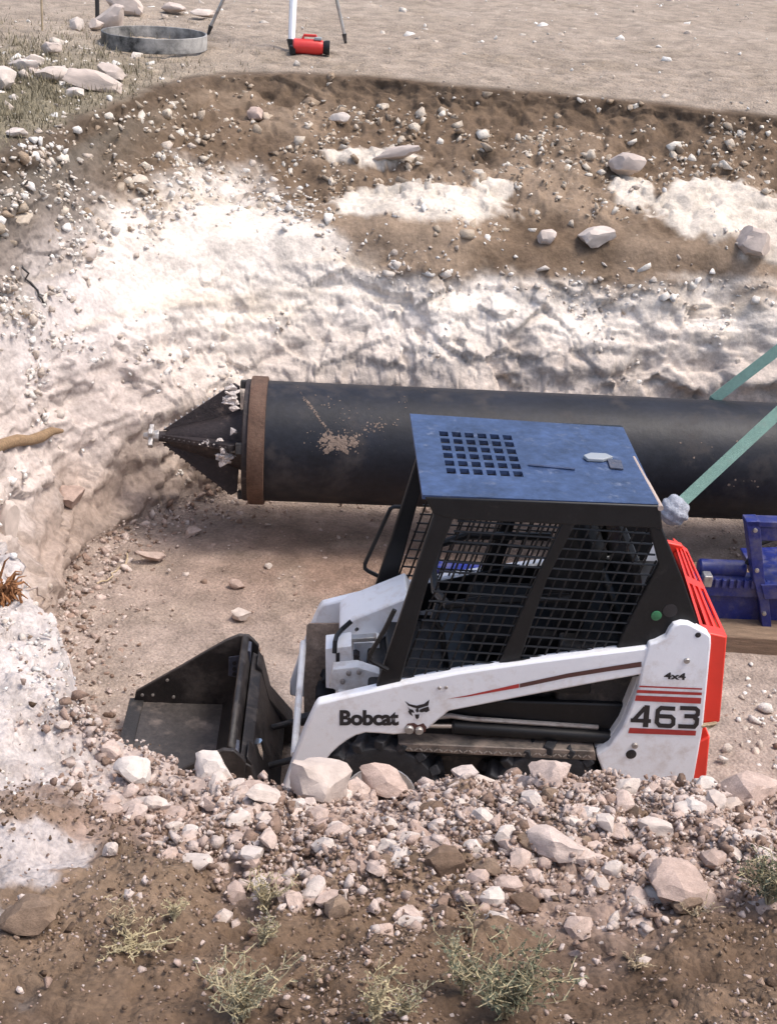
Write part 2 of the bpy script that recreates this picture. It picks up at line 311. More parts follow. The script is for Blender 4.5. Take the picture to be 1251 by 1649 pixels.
# soil colours: which earth lies where, and the pipe's shade painted on the floor
def C(*q): return np.array(q, float)
def lerp(A, B, f): return A + (B - A) * f[:, None]
tan, pale, white, lilac = C(.30, .245, .195), C(.325, .262, .222), C(.67, .60, .53), C(.50, .445, .425)
brown, dkbrown, pinkd, pipeshade = C(.145, .101, .068), C(.075, .053, .037), C(.34, .25, .205), C(.21, .13, .092)
base = np.repeat(pale[None], len(V), 0)
base = lerp(base, pipeshade, np.exp(-(((V[:, 0] + .1) / 1.2) ** 2 + ((V[:, 1] - 7.35) / .7) ** 2)) * .75)  # dark reddish pool painted in for the pipe's shade on the floor
base = lerp(base, C(.30, .24, .19), sstep(0, .5, mid) * .4)
leftw = sstep(128, 146, azv) * (1 - sstep(236, 246, azv))
wallc = lerp(np.repeat(white[None], len(V), 0), lilac, leftw * .75)
wallc = lerp(wallc, C(.56, .47, .37), sstep(.1, .55, strat + .3 * mid) * .55)
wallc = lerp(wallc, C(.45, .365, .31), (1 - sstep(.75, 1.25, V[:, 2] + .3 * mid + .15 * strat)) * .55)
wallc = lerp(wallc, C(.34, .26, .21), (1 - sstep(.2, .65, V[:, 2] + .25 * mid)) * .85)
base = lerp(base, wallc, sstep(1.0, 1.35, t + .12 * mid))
hi = np.interp(azv, [0, 90, 104, 112, 122, 135, 150, 165, 185, 215, 232, 250, 360], [1.36, 1.38, 1.48, 1.72, 1.82, 1.64, 1.42, 1.30, 1.5, 1.9, 2.4, 1.0, 1.0])
soft = .12 + .22 * sstep(124, 142, azv)
fb = sstep(-.10, soft, V[:, 2] - hi + .13 * mid + .10 * strat + .05 * fin) * sstep(1.5, 2, t)
slopec = lerp(np.repeat(brown[None], len(V), 0), C(.25, .185, .132), sstep(-.2, .5, big + .6 * mid))
slopec = lerp(slopec, dkbrown, sstep(.1, .6, -mid + .4 * fin) * .65)
slopec = lerp(slopec, C(.25, .215, .19), sstep(124, 145, azv) * .75)
slopec = lerp(slopec, C(.105, .092, .075), sstep(108, 130, azv) * (1 - sstep(190, 210, azv)) * sstep(3.5, 4.3, t + .3 * mid) * .75)
base = lerp(base, slopec, fb)
base = lerp(base, C(.60, .53, .45) , slabs * .92)
base = lerp(base, dkbrown * 1.3, sstep(4.3, 4.6, t + .25 * mid) * (1 - sstep(5.1, 5.45, t + .25 * mid)) * .75 * far)
outc = lerp(np.repeat(tan[None], len(V), 0), C(.345, .285, .23), sstep(-.1, .5, fbm(V, .7, 3, 31)))
outc = lerp(outc, C(.25, .20, .15), sstep(.15, .5, fbm(V, 1.7, 4, 35)) * .5)
outc = lerp(outc, C(.17, .152, .10), np.exp(-(((V[:, 0] + 2.9) / 1.1) ** 2 + ((V[:, 1] - 9.6) / 2.2) ** 2)) * .85)
base = lerp(base, outc, sstep(4.95, 5.25, t + .2 * mid) * far)
# near bank: pinkish spoil on the ridge, brown earth in front, white spoil at the left
nb = lerp(lerp(np.repeat(pinkd[None], len(V), 0), C(.45, .35, .30), 1 - sstep(4.9, 5.3, t + .3 * mid)), C(.15, .095, .066), sstep(.0, .45, mid + .3 * fin) * .7)
brownf = lerp(np.repeat(C(.135, .09, .06)[None], len(V), 0), C(.20, .14, .096), sstep(-.3, .5, big + .5 * mid))
brownf = lerp(brownf, C(.08, .052, .035), sstep(.15, .5, -mid - .3 * fin) * .6)
nb = lerp(nb, brownf, sstep(5.3, 5.8, t + .5 * mid - .012 * np.clip(azv - 262, 0, 40) - .05 * np.clip(260 - azv, 0, 16)))
lw = (1 - sstep(249, 257, azv + 5 * mid + 4 * fin)) * (1 - sstep(5.9, 6.4, t + .3 * mid + .25 * fin)); nb = lerp(nb, lerp(np.repeat(C(.49, .435, .405)[None], len(V), 0), C(.40, .33, .29), sstep(.1, .5, mid + .3 * fin) * .7), lw)
nb = lerp(nb, C(.41, .365, .345), (1 - sstep(.72, .95, np.hypot((V[:, 0] + .86) / .20, (V[:, 1] - 2.56) / .20) + .7 * mid + .8 * fin)) * .9)
base = lerp(base, nb, near * sstep(2.4, 3.4, t))
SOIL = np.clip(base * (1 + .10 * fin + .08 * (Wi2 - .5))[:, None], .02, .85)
GX, GY, GD = proj(V)
def grid_obj(name, j0, j1, label=None, m='soil'):
    idx = np.arange(NA)[:, None] * NR + np.arange(j0, j1 + 1)[None]; vv = V[idx.ravel()]; n = j1 - j0 + 1
    i = np.arange(NA)[:, None]; j = np.arange(n - 1)[None]; i2 = (i + 1) % NA
    F = np.stack([i * n + j, i * n + j + 1, i2 * n + j + 1, i2 * n + j], -1).reshape(-1, 4)
    me = bpy.data.meshes.new(name); me.vertices.add(len(vv)); me.vertices.foreach_set('co', vv.ravel())
    me.loops.add(F.size); me.loops.foreach_set('vertex_index', F.ravel().astype(np.int32)); me.polygons.add(len(F))
    me.polygons.foreach_set('loop_start', np.arange(0, F.size, 4, dtype=np.int32)); me.polygons.foreach_set('use_smooth', np.ones(len(F), bool)); me.update()
    ca = me.attributes.new('soil', 'FLOAT_COLOR', 'POINT'); ca.data.foreach_set('color', np.c_[SOIL[idx.ravel()], np.ones(len(vv))].astype(np.float32).ravel())
    me.materials.append(M[m]); me.validate(); o = bpy.data.objects.new(name, me); COL.objects.link(o); tag(o, label, None, None, 'structure'); return o
cutA = int(np.searchsorted(T, 1.1)); cutB = int(np.searchsorted(T, 5.05))
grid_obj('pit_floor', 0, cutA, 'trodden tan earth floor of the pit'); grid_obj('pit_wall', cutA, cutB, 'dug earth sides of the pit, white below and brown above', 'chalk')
grid_obj('ground', cutB, NR - 1, 'brown and tan earth around the pit')
# which ground the camera sees: a coarse depth map
BW, BH = 140, 184; zb = np.full((BH, BW), 99.)
inside = (GX > -60) & (GX < PW + 60) & (GY > -60) & (GY < PH + 60) & (GD > .3)
bx = np.clip((GX / PW * BW).astype(int), 0, BW - 1); by = np.clip((GY / PH * BH).astype(int), 0, BH - 1)
np.minimum.at(zb, (by[inside], bx[inside]), GD[inside])
seen = inside & (GD < zb[by, bx] + .30)
def hit(px, py):
    m = np.where(inside & (np.abs(GX - px) < 9) & (np.abs(GY - py) < 9))[0]
    if not len(m): m = np.where(inside)[0]; return V[m[np.argmin((GX[m] - px) ** 2 + (GY[m] - py) ** 2)]]
    d = GD[m]; m = m[d < d.min() + .15]; return V[m[np.argmin((GX[m] - px) ** 2 + (GY[m] - py) ** 2)]]
# ------------------------------------------------------------------ rocks
def rock_mesh(name, seed, sub=2, flat=.8, m='rockpink', cuts=11, rough=.05):
    R = np.random.default_rng(seed); bm = bmesh.new(); bmesh.ops.create_icosphere(bm, subdivisions=sub, radius=1)
    P = np.array([v.co[:] for v in bm.verts]); P *= np.array([1.15, .9, flat])
    for k in range(cuts):
        n = R.normal(size=3); n /= np.linalg.norm(n); d = R.uniform(.52, .8); h = P @ n; P -= np.maximum(h - d, 0)[:, None] * n
    P *= 1 + rough * (fbm(P + seed * 3.1, 2.4, 3, seed)[:, None] * 2 + (fbm(P + seed, 6., 3, seed + 5)[:, None] * 1.3 if sub > 2 else 0))
    P /= np.abs(P).max()
    for v, p in zip(bm.verts, P): v.co = p
    me = bpy.data.meshes.new(name); bm.to_mesh(me); bm.free(); me.materials.append(M[m])
    me.polygons.foreach_set('use_smooth', [True] * len(me.polygons)); me.set_sharp_from_angle(angle=math.radians(24)); return me
def put(name, me, p, size, rot=None, label='', cat='rock', group=None, squash=(1, 1, 1), sink=.25):
    o = bpy.data.objects.new(name, me); COL.objects.link(o)
    o.location = (p[0], p[1], p[2] + size * (.5 - sink)); o.rotation_euler = rot or (rnd.uniform(-.4, .4), rnd.uniform(-.4, .4), rnd.uniform(0, 6.28))
    o.scale = tuple(size * q for q in squash); return tag(o, label, cat, group)
VAR = {m: [rock_mesh('rock', 100 + 17 * i + j, 2, rnd.uniform(.55, .95), m, 16, .07) for i in range(9)] for j, m in enumerate(('rockpink', 'rockwhite', 'rockbrown', 'rocktan'))}
# the ones that stand out: pixel, half size in pixels, squash, material, label
BIG = [
 (505, 1256, 54, (1, .9, .98), 'rockwhite', 'big rounded pale boulder on the spoil ridge below the bucket arm'),
 (578, 1275, 30, (1, .8, .8), 'rockpink', 'pinkish brown stone wedged right of the big rounded boulder'),
 (612, 1262, 40, (1.1, .8, .7), 'rockpink', 'pale pink lump of spoil in front of the front tyre'),
 (715, 1382, 34, (1.05, .8, .8), 'rockbrown', 'brown shaded boulder half sunk in the middle of the spoil slope'),
 (812, 1348, 20, (1, .9, .9), 'rockwhite', 'round pale pebble beside the brown boulder on the spoil slope'),
 (655, 1358, 19, (1, .8, 1), 'rockwhite', 'white blocky stone left of the brown boulder'),
 (895, 1366, 44, (1.2, .8, .62), 'rockpink', 'flat tan slab with a dark underside on the spoil slope'),
 (1082, 1418, 48, (1.1, .9, .72), 'rockpink', 'large domed grey pink boulder at the foot of the spoil heap'),
 (1105, 1448, 26, (1.25, .8, .6), 'rockbrown', 'reddish brown flat rock under the domed boulder'),
 (885, 1252, 34, (1, .9, .95), 'rockpink', 'angular tan rock standing on the ridge before the hidden rear tyre'),
 (1060, 1335, 30, (1.2, .8, .6), 'rockwhite', 'pale flat chunk in the upper spoil below the numbered panel'),
 (1195, 1272, 48, (1.2, .9, .7), 'rockpink', 'wide pale clod on the ridge at the right, beyond the loader'),
 (1138, 1288, 17, (1.4, .8, .4), 'rockwhite', 'thin bright white shard on the ridge below the red tailgate'),
 (1003, 1265, 24, (1, .8, .8), 'rockwhite', 'pale rock on the ridge under the white rear panel'),
 (770, 1266, 26, (1.1, .8, .8), 'rockwhite', 'pale block on the ridge below the step plate'),
 (470, 1250, 1, (1, 1, 1), 'rockpink', ''),
 (220, 1240, 30, (1, .8, .9), 'rockwhite', 'broken white block under the bucket lip on the left bank'),
 (182, 1205, 20, (1, .8, .9), 'rockpink', 'smooth tan cobble on the left bank before the bucket'),
 (340, 1240, 34, (1, .9, 1), 'rockwhite', 'tall pale rock on the ridge against the bucket side'),
 (425, 1280, 26, (1.2, .9, .7), 'rockwhite', 'pale slab on the ridge left of the rounded boulder'),
 (243, 1290, 24, (1.3, .7, .6), 'rockwhite', 'pointed white stone lying on the left spoil slope'),
 (281, 1328, 15, (1, .9, .9), 'rockwhite', 'small rounded white stone on the brown left slope'),
 (178, 1372, 14, (1, .8, 1), 'rockwhite', 'single pale stone alone on the dark left slope'),
 (55, 1465, 50, (1.1, .9, .7), 'rockbrown', 'big crumbly brown clod at the lower left edge'),
 (655, 1480, 20, (1.3, .8, .6), 'rockwhite', 'flat whitish stone at the foot of the slope near the middle'),
 (982, 1482, 13, (1, .8, 1), 'rockwhite', 'upright white pebble on the brown foreground at right'),
 (388, 990, 17, (1, .8, .8), 'rockwhite', 'bright white stone lying on the pit floor before the bucket'),
 (310, 858, 12, (1.2, .8, .6), 'rockpink', 'oval tan pebble on the pit floor below the pipe collar'),
 (248, 895, 20, (1.4, .7, .5), 'rockpink', 'long flat stone on the pit floor near the left wall'),
 (380, 941, 11, (1.2, .8, .8), 'rockpink', 'tan pebble on the pit floor between pipe and bucket'),
 (432, 910, 6, (1, 1, 1), 'rockwhite', 'tiny white pebble on the pit floor near the pipe'),
 (113, 800, 24, (1, .9, .9), 'rockpink', 'triangular pale rock jutting from the left pit wall'),
 (150, 690, 12, (1, .8, .8), 'rockpink', ''),
 (640, 250, 26, (1.5, .9, .5), 'rockwhite', 'whitish slab on the brown far slope'),
 (1000, 270, 28, (1.2, .8, .8), 'rockwhite', 'pale angular rock in the middle of the brown far slope'),
 (1212, 392, 30, (1.1, .9, .9), 'rockwhite', 'large white block on the far slope at the right edge'),
 (958, 384, 24, (1.4, .8, .7), 'rockwhite', 'flat white block on top of the white far wall'),
 (880, 384, 16, (1, .8, 1), 'rockwhite', 'upright white stone where brown slope meets white wall'),
 (412, 184, 14, (1.1, .9, .9), 'rockpink', 'rounded tan stone on the far slope below the red can'),
 (545, 190, 14, (1.2, .9, .8), 'rockwhite', 'pale stone high on the far slope'),
 (180, 30, 24, (1.3, .9, .9), 'rockwhite', 'white boulder with another beside it behind the steel ring'),
 (200, 6, 26, (1.3, .9, .8), 'rockwhite', 'white boulder at the top edge beside the dark stake'),
 (150, 36, 14, (1, .9, .9), 'rockwhite', 'small white stone at the foot of the dark stake'),
 (125, 36, 12, (1, .9, .9), 'rockwhite', 'small white stone left of the dark stake'),
 (280, 8, 16, (1.4, .9, .6), 'rockwhite', 'flat white stone at the top beyond the steel ring'),
 (328, 18, 14, (1.4, .9, .6), 'rockwhite', 'pale stone beside the left tripod leg'),
 (85, 120, 20, (1.5, .7, .6), 'rockwhite', 'long white slab at the left end of the white stone heap'),
 (150, 130, 30, (1.7, .7, .5), 'rockwhite', 'longest white slab of the heap above the pit corner'),
 (180, 118, 19, (1.4, .8, .6), 'rockwhite', 'white slab leaning at the right end of the stone heap'),
 (84, 78, 15, (1.3, .8, .7), 'rockwhite', 'white stone at the back of the heap near the ring'),
 (40, 105, 17, (1.4, .8, .6), 'rockwhite', 'white stone in the grass at the left of the heap'),
 (6, 130, 24, (1.2, .9, .9), 'rockwhite', 'bluish white boulder at the left edge above the pit'),
 (55, 96, 13, (1.2, .9, .8), 'rockwhite', 'small white stone in the grass behind the heap'),
 (120, 150, 14, (1.4, .9, .6), 'rockwhite', 'small white chip below the heap of slabs'),
 (28, 215, 14, (1.4, .9, .6), 'rockwhite', 'pale chip in the dark grass at the left pit rim'),
]
for i, (px, py, hs, sq, m, lab) in enumerate(BIG):
    if not lab: continue
    p = hit(px, py + hs * .45); dist = float((p - EYE) @ FW); s = hs / FOC * dist * 1.12
    put('boulder' if hs > 30 else 'rock', rock_mesh('rock', 900 + i, 3, .9, m, 17, .075), p, s, (rnd.uniform(-.3, .3), rnd.uniform(-.3, .3), rnd.uniform(-.4, .4)), lab, 'boulder' if hs > 30 else 'rock', None, sq, .0 if py < 1400 else .15)
# scattered stones: weight per ground vertex, and sizes
area = (np.abs(np.gradient(RR, axis=1)) * RR * np.gradient(np.radians(AZ))[:, None]).reshape(-1)
cone = (GX > -220) & (GX < PW + 260) & (GY > -120) & (GY < PH + 260) & (GD > .5)
wpatch = np.maximum(lw, 1 - sstep(.75, 1.15, np.hypot((V[:, 0] + .78) / .20, (V[:, 1] - 2.52) / .17)))
def scatter(wt, n, smin, smax, pw):
    wgt = wt * area * cone; wgt /= wgt.sum(); q = rng.choice(len(V), n, p=wgt); u = rng.random(n)
    s = (smin ** -pw + u * (smax ** -pw - smin ** -pw)) ** (-1 / pw)
    P = V[q] + rng.normal(size=(n, 3)) * .012; return q, P, s
rz1 = near * sstep(4.0, 4.7, t) * (1 - sstep(5.4, 6.0, t + .4 * mid + .038 * np.clip(264 - azv, 0, 22)))
wleft = 1 - sstep(246, 254, azv)
pops = [
 ('ridge', scatter(rz1 * (1 - .75 * wleft) * (.35 + sstep(-.25, .25, mid + .5 * fin)) * (1 - .85 * wpatch), 26000, .0055, .036, 1.85)),
 ('left', scatter(near * wleft * sstep(4, 4.7, t) * (1 - sstep(7, 7.6, t)) * sstep(-.1, .3, mid), 900, .005, .024, 2.0)),
 ('front', scatter(near * sstep(5.5, 6.2, t) * (1 - sstep(7.6, 8.3, t)) * (.25 + sstep(0, .4, mid)), 5200, .003, .017, 2.3)),
 ('clods', scatter(near * sstep(4.6, 5.2, t) * (1 - sstep(7.8, 8.4, t)) * (1 - .9 * wpatch) * (.15 + sstep(-.2, .3, mid + .5 * fin)), 12000, .003, .018, 2.1)),
 ('slope', scatter(far * slope * sstep(-.25, .3, mid + .4 * fin) * fb * (1 - slabs), 2600, .013, .08, 1.9)),
 ('edge', scatter(far * np.exp(-((V[:, 2] - hi) / .10) ** 2) * sstep(2, 2.6, t) * (1 - sstep(4.6, 5, t)), 900, .012, .075, 1.8)),
 ('wall', scatter(far * wall * sstep(.1, .5, mid), 700, .010, .05, 1.9)),
 ('leftface', scatter(leftw * sstep(1.8, 2.6, t) * (1 - sstep(4.9, 5.2, t)) * sstep(-.2, .3, mid + .3 * big), 2400, .011, .055, 1.9)),
 ('floor', scatter(floor * (.12 + sstep(.1, .5, mid + .4 * fbm(V, 1.3, 2, 77))) * (1 - .9 * machine_pad), 3200, .005, .030, 1.9)),
 ('foot', scatter(far * np.exp(-((t - 1.05) / .14) ** 2) * (1 - .5 * sstep(40, 60, azv) * (1 - sstep(128, 140, azv))), 2600, .010, .05, 1.6)),
 ('heap', scatter(np.exp(-(((V[:, 0] - 2.25) / .35) ** 2 + ((V[:, 1] - 5.75) / .5) ** 2)) * floor, 500, .012, .06, 1.5)),
 ('top', scatter(far * sstep(5, 5.2, t) * (1 - sstep(8.6, 9, t)) * (.04 + np.exp(-(((V[:, 0] + 2.75) / .55) ** 2 + ((V[:, 1] - 10.2) / 1.2) ** 2))), 900, .012, .09, 1.5)),
]
WORDS = {
 'ridge': ('rockpink', 'spoil ridge along the near side of the pit', 'loose pale pink stone lying in the spoil ridge on the near pit edge'),
 'left': ('rockwhite', 'stones on the white left bank', 'small chalky stone on the white bank at the left of the pit'),
 'front': ('rockpink', 'stones on the brown earth in front', 'small pale stone on the brown earth among the weeds'),
 'clods': ('rockbrown', 'clods on the brown earth in front', 'crumbly brown clod of earth on the brown ground in front of the spoil ridge'),
 'slope': ('rocktan', 'stones in the brown far slope', 'stone stuck in the brown far slope'),
 'edge': ('rockwhite', 'stones along the top of the white wall', 'whitish stone on top of the white far wall'),
 'wall': ('rockwhite', 'stones in the white pit wall', 'white stone sticking out of the white pit wall'),
 'leftface': ('rockwhite', 'stones in the left pit wall', 'grey white stone in the upper left wall'),
 'floor': ('rockpink', 'pebbles on the pit floor', 'pale pebble lying on the tan pit floor'),
 'foot': ('rockpink', 'stones at the foot of the pit wall', 'fallen stone at the foot of the pit wall'),
 'heap': ('rockwhite', 'rubble heap behind the loader', 'pale stone in the rubble heap behind the red tailgate'),
 'top': ('rockwhite', 'stones on the ground above the pit', 'white stone on the ground above the far pit rim')}
allq = []
for k, (nm, (q, P, s)) in enumerate(pops):
    vis = seen[q] & (GX[q] > 4) & (GX[q] < PW - 4) & (GY[q] > 4) & (GY[q] < PH - 4) & (np.einsum('ij,ij->i', N1[q], EYE - V[q]) > 0)
    if nm in ('floor', 'foot', 'heap'):     # behind the loader, bucket or pipe
        vis &= ~((GX[q] > 470) & (GX[q] < 1165)) & ~((GX[q] > 215) & (GX[q] < 480) & (GY[q] > 1020)) & ~((GX[q] > 380) & (GY[q] < 830))
    allq.append(np.stack([np.full(len(q), k), np.arange(len(q)), np.where(vis, s / GD[q], 0)], 1))
allq = np.concatenate(allq); order = np.argsort(-allq[:, 2])[:285]
single = {(int(allq[i, 0]), int(allq[i, 1])) for i in order}
def where(x, y):
    lx = ('left of the bucket', 'below the bucket', 'below the lift arm', 'below the step plate', 'below the numbered rear panel', 'right of the red tailgate')[int(np.searchsorted([215, 450, 640, 960, 1140], x))]
    return lx, ('on the crest of the spoil ridge', 'high on the spoil ridge', 'half way down the spoil ridge', 'at the foot of the spoil ridge')[int(np.searchsorted([1290, 1350, 1410], y))]
for (k, j) in sorted(single):
    nm, (q, P, s) = pops[k]; m, grp, lab = WORDS[nm]; sx, sy, sz = rnd.uniform(.85, 1.3), rnd.uniform(.7, 1), rnd.uniform(.55, .95)
    if nm == 'ridge':
        m = rnd.choices(['rockpink', 'rockwhite', 'rockbrown'], [.52, .35, .13])[0]; lx, ly = where(GX[q[j]], GY[q[j]])
        lab = ('larger ' if s[j] > .026 else 'small ') + ('flat ' if sz < .68 else 'blocky ' if sx < 1.1 else 'long ') + {'rockpink': 'pinkish', 'rockwhite': 'whitish', 'rockbrown': 'brown'}[m] + ' stone ' + ly + ' ' + lx
    elif nm in ('slope', 'edge', 'leftface'):
        lab = ('larger ' if s[j] > .05 else 'small ') + ('flat ' if sz < .75 else 'blocky ') + lab + ' ' + ('far left' if GX[q[j]] < 260 else 'above the cutting head' if GX[q[j]] < 450 else 'above the bare pipe' if GX[q[j]] < 660 else 'above the cab roof' if GX[q[j]] < 1000 else 'above the sling')
    put('rock', rnd.choice(VAR[m]), P[j], float(s[j]) * 1.15, None, lab, 'rock', grp, (sx, sy, sz), .52)
def hull(seed):
    R = np.random.default_rng(seed); bm = bmesh.new()
    for p in R.normal(size=(11, 3)): p /= np.linalg.norm(p); bm.verts.new(p * np.array([1.15, .9, .75]) * R.uniform(.75, 1.1))
    r = bmesh.ops.convex_hull(bm, input=bm.verts); bmesh.ops.delete(bm, geom=[g for g in r['geom_interior'] if isinstance(g, bmesh.types.BMVert)], context='VERTS')
    bmesh.ops.triangulate(bm, faces=bm.faces); bm.verts.index_update()
    o = (np.array([v.co[:] for v in bm.verts]), np.array([[v.index for v in f.verts] for f in bm.faces])); bm.free(); return o
HULLS = [hull(i) for i in range(14)]
TONES = {'rockpink': np.array([(.45, .34, .285), (.53, .425, .37), (.34, .24, .19), (.57, .475, .42), (.24, .165, .125)]), 'rocktan': np.array([(.56, .48, .39), (.42, .34, .26), (.66, .60, .52), (.33, .25, .18)]), 'rockbrown': np.array([(.17, .115, .078), (.24, .17, .12), (.12, .08, .055), (.32, .23, .17)]), 'rockwhite': np.array([(.72, .67, .61), (.62, .55, .48), (.52, .44, .37), (.75, .71, .66)])}
def mass(name, keys, label):
    vs = []; fs = []; cs = []; n0 = 0
    for k, (nm, (q, P, s)) in enumerate(pops):
        if nm not in keys: continue
        keep = np.array([(k, j) not in single for j in range(len(q))]); P, s = P[keep], s[keep]; tn = TONES[WORDS[nm][0]]
        col = tn[rng.integers(0, len(tn), len(P))] * rng.uniform(.85, 1.1, (len(P), 1)); hv = rng.integers(0, len(HULLS), len(P))
        for h, (hvv, hf) in enumerate(HULLS):
            m = hv == h; p, z, c = P[m], s[m], col[m]; n = len(p)
            if not n: continue
            ax = rng.normal(size=(n, 3)); ax[:, 2] += 1.5; ax /= np.linalg.norm(ax, axis=1)[:, None]; bxv = rng.normal(size=(n, 3)); bxv -= ax * np.einsum('ij,ij->i', ax, bxv)[:, None]
            bxv /= np.linalg.norm(bxv, axis=1)[:, None]; cxv = np.cross(ax, bxv); RM = np.stack([bxv, cxv, ax], -1)
            vv = np.einsum('nij,kj->nki', RM, hvv * np.array([1, 1, .85])) * z[:, None, None] + p[:, None] - np.array([0, 0, .22]) * z[:, None, None]
            vs.append(vv.reshape(-1, 3)); fs.append((hf[None] + (np.arange(n) * len(hvv))[:, None, None]).reshape(-1, 3) + n0); n0 += n * len(hvv); cs.append(np.repeat(c, len(hvv), 0))
    v = np.concatenate(vs); F = np.concatenate(fs); c = np.concatenate(cs); me = bpy.data.meshes.new(name)
    me.vertices.add(len(v)); me.vertices.foreach_set('co', v.ravel()); me.loops.add(F.size); me.loops.foreach_set('vertex_index', F.ravel().astype(np.int32))
    me.polygons.add(len(F)); me.polygons.foreach_set('loop_start', np.arange(0, F.size, 3, dtype=np.int32)); me.update()
    at = me.attributes.new('soil', 'FLOAT_COLOR', 'POINT'); at.data.foreach_set('color', np.c_[c, np.ones(len(c))].astype(np.float32).ravel())
    me.materials.append(M['stone']); me.validate(); o = bpy.data.objects.new(name, me); COL.objects.link(o); tag(o, label, None, None, 'stuff')
mass('rubble', ('ridge', 'left'), 'loose pinkish rubble of the spoil ridge on the near pit edge')
mass('gravel', ('front', 'clods'), 'small stones strewn over the brown earth in front')
mass('scree', ('slope', 'edge', 'wall', 'leftface'), 'stones bedded in the far slope and pit walls')
mass('pebbles', ('floor', 'foot', 'heap'), 'pebbles and crumbs on the pit floor')
mass('stone_litter', ('top',), 'white stone chips on the ground above the pit')
# ------------------------------------------------------------------ the loader (x to its rear, y away from the camera, z up)
LD = thing('skid_steer_loader', 'small white and red skid steer loader with black caged cab working in the pit', 'loader', (MX, MY, 0), YAW)
Z1 = lambda x, y, my=-.41: NP(560 + .4956 * x, 640 + .4956 * y, my)
Z2 = lambda x, y, my=-.44: NP(440 + .3038 * x, 900 + .3038 * y, my)
Z3 = lambda x, y, my=-.44: NP(640 + .4884 * x, 1000 + .4884 * y, my)
Z4 = lambda x, y, my=.46: NP(200 + .2718 * x, 980 + .2718 * y, my)
def pl(f, *pts, my=None): return [f(*p) if my is None else f(p[0], p[1], my) for p in pts]
# chassis
mb = MB().box((.24, 0, .50), (1.34, .56, .52)); mb.box((.66, 0, .80), (.58, .66, .44)); mb.build('chassis', 'dark', LD, .015)
MB().box((.2, 0, .82), (.62, .7, .05)).build('cab_floor', 'black', LD, .005)
mb = MB().box((.30, -.33, .60), (1.2, .05, .30)).box((.30, .33, .60), (1.2, .05, .30)); mb.build('side_cover', 'black', LD, .01)
# wheels
def wheel(x, y):
    t = bpy.data.objects.new('wheel', None); COL.objects.link(t); t.parent = LD; t.location = (x, y, .285)
    prof = [(.15, -.07), (.21, -.085), (.255, -.08), (.262, -.05), (.262, .05), (.255, .08), (.21, .085), (.15, .07)]
    mb = MB().lathe(prof, (0, 0, 0), (0, 1, 0), 40, True)
    for k in range(18):
        for sgn in (-1, 1):
            aa = 2 * math.pi * (k + (.5 if sgn > 0 else 0)) / 18; R = Matrix.Rotation(-aa, 3, 'Y') @ Matrix.Rotation(.5 * sgn, 3, 'X')
            mb.box(Matrix.Rotation(-aa, 3, 'Y') @ Vector((0, sgn * .045, .272)), (.042, .088, .042), Matrix.Rotation(-aa, 3, 'Y') @ Matrix.Rotation(.45 * sgn, 3, 'Z'))
    mb.build('tyre', 'rubber', t, .004, 35, seg=1)
    MB().lathe([(.02, -.03), (.06, -.035), (.07, -.02), (.12, -.02), (.155, -.075), (.16, -.07), (.16, .06), (.02, .06)], (0, 0, 0), (0, 1 if y > 0 else 1, 0), 32, True).build('rim', 'dirtywhite', t)
for x in (-.36, .36):
    for y in (-.355, .355): wheel(x, y)
# lift arms: one outline for both sides
arm = pl(NP, (512, 1133), (570, 1119), (640, 1103), (740, 1083), (835, 1069), (950, 1054), (1050, 1042), (1050, 1084), (1033, 1087), (940, 1104), (840, 1123), (723, 1146), (706, 1160), (690, 1174), (668, 1181), (634, 1184), (610, 1182), (589, 1181), (574, 1185), (561, 1192), (547, 1202), (534, 1214), (520, 1232), (498, 1296), (455, 1292), (455, 1272), (475, 1215), (489, 1179), (507, 1140))
for s in (-1, 1):
    a_ = MB().prism(arm, s * .385, s * .44).build('lift_arm', 'white', LD, .010)
    if s > 0: AF = a_
    else: AN = a_
tower = pl(Z3, (828, 74), (850, 68), (885, 50), (896, 28), (910, 12), (935, 4), (960, 7), (1022, 40), (1031, 50), (1032, 74), (1018, 220), (1005, 350), (970, 548), (690, 532), (655, 440), (700, 410), (740, 350), (790, 230), (805, 150))
towerN = None
for s in (-1, 1):
    o = MB().prism(tower, s * .395, s * .447).build('arm_tower', 'white', LD, .008)
    if s < 0: towerN = o
    q = pl(Z3, (655, 440), (700, 410), (740, 350), (790, 230), (805, 150)); th = [(x + .025, z) for x, z in q]
    MB().prism(q + th[::-1], s * .20, s * .394).build('tower_flange', 'dirtywhite', LD, .004)
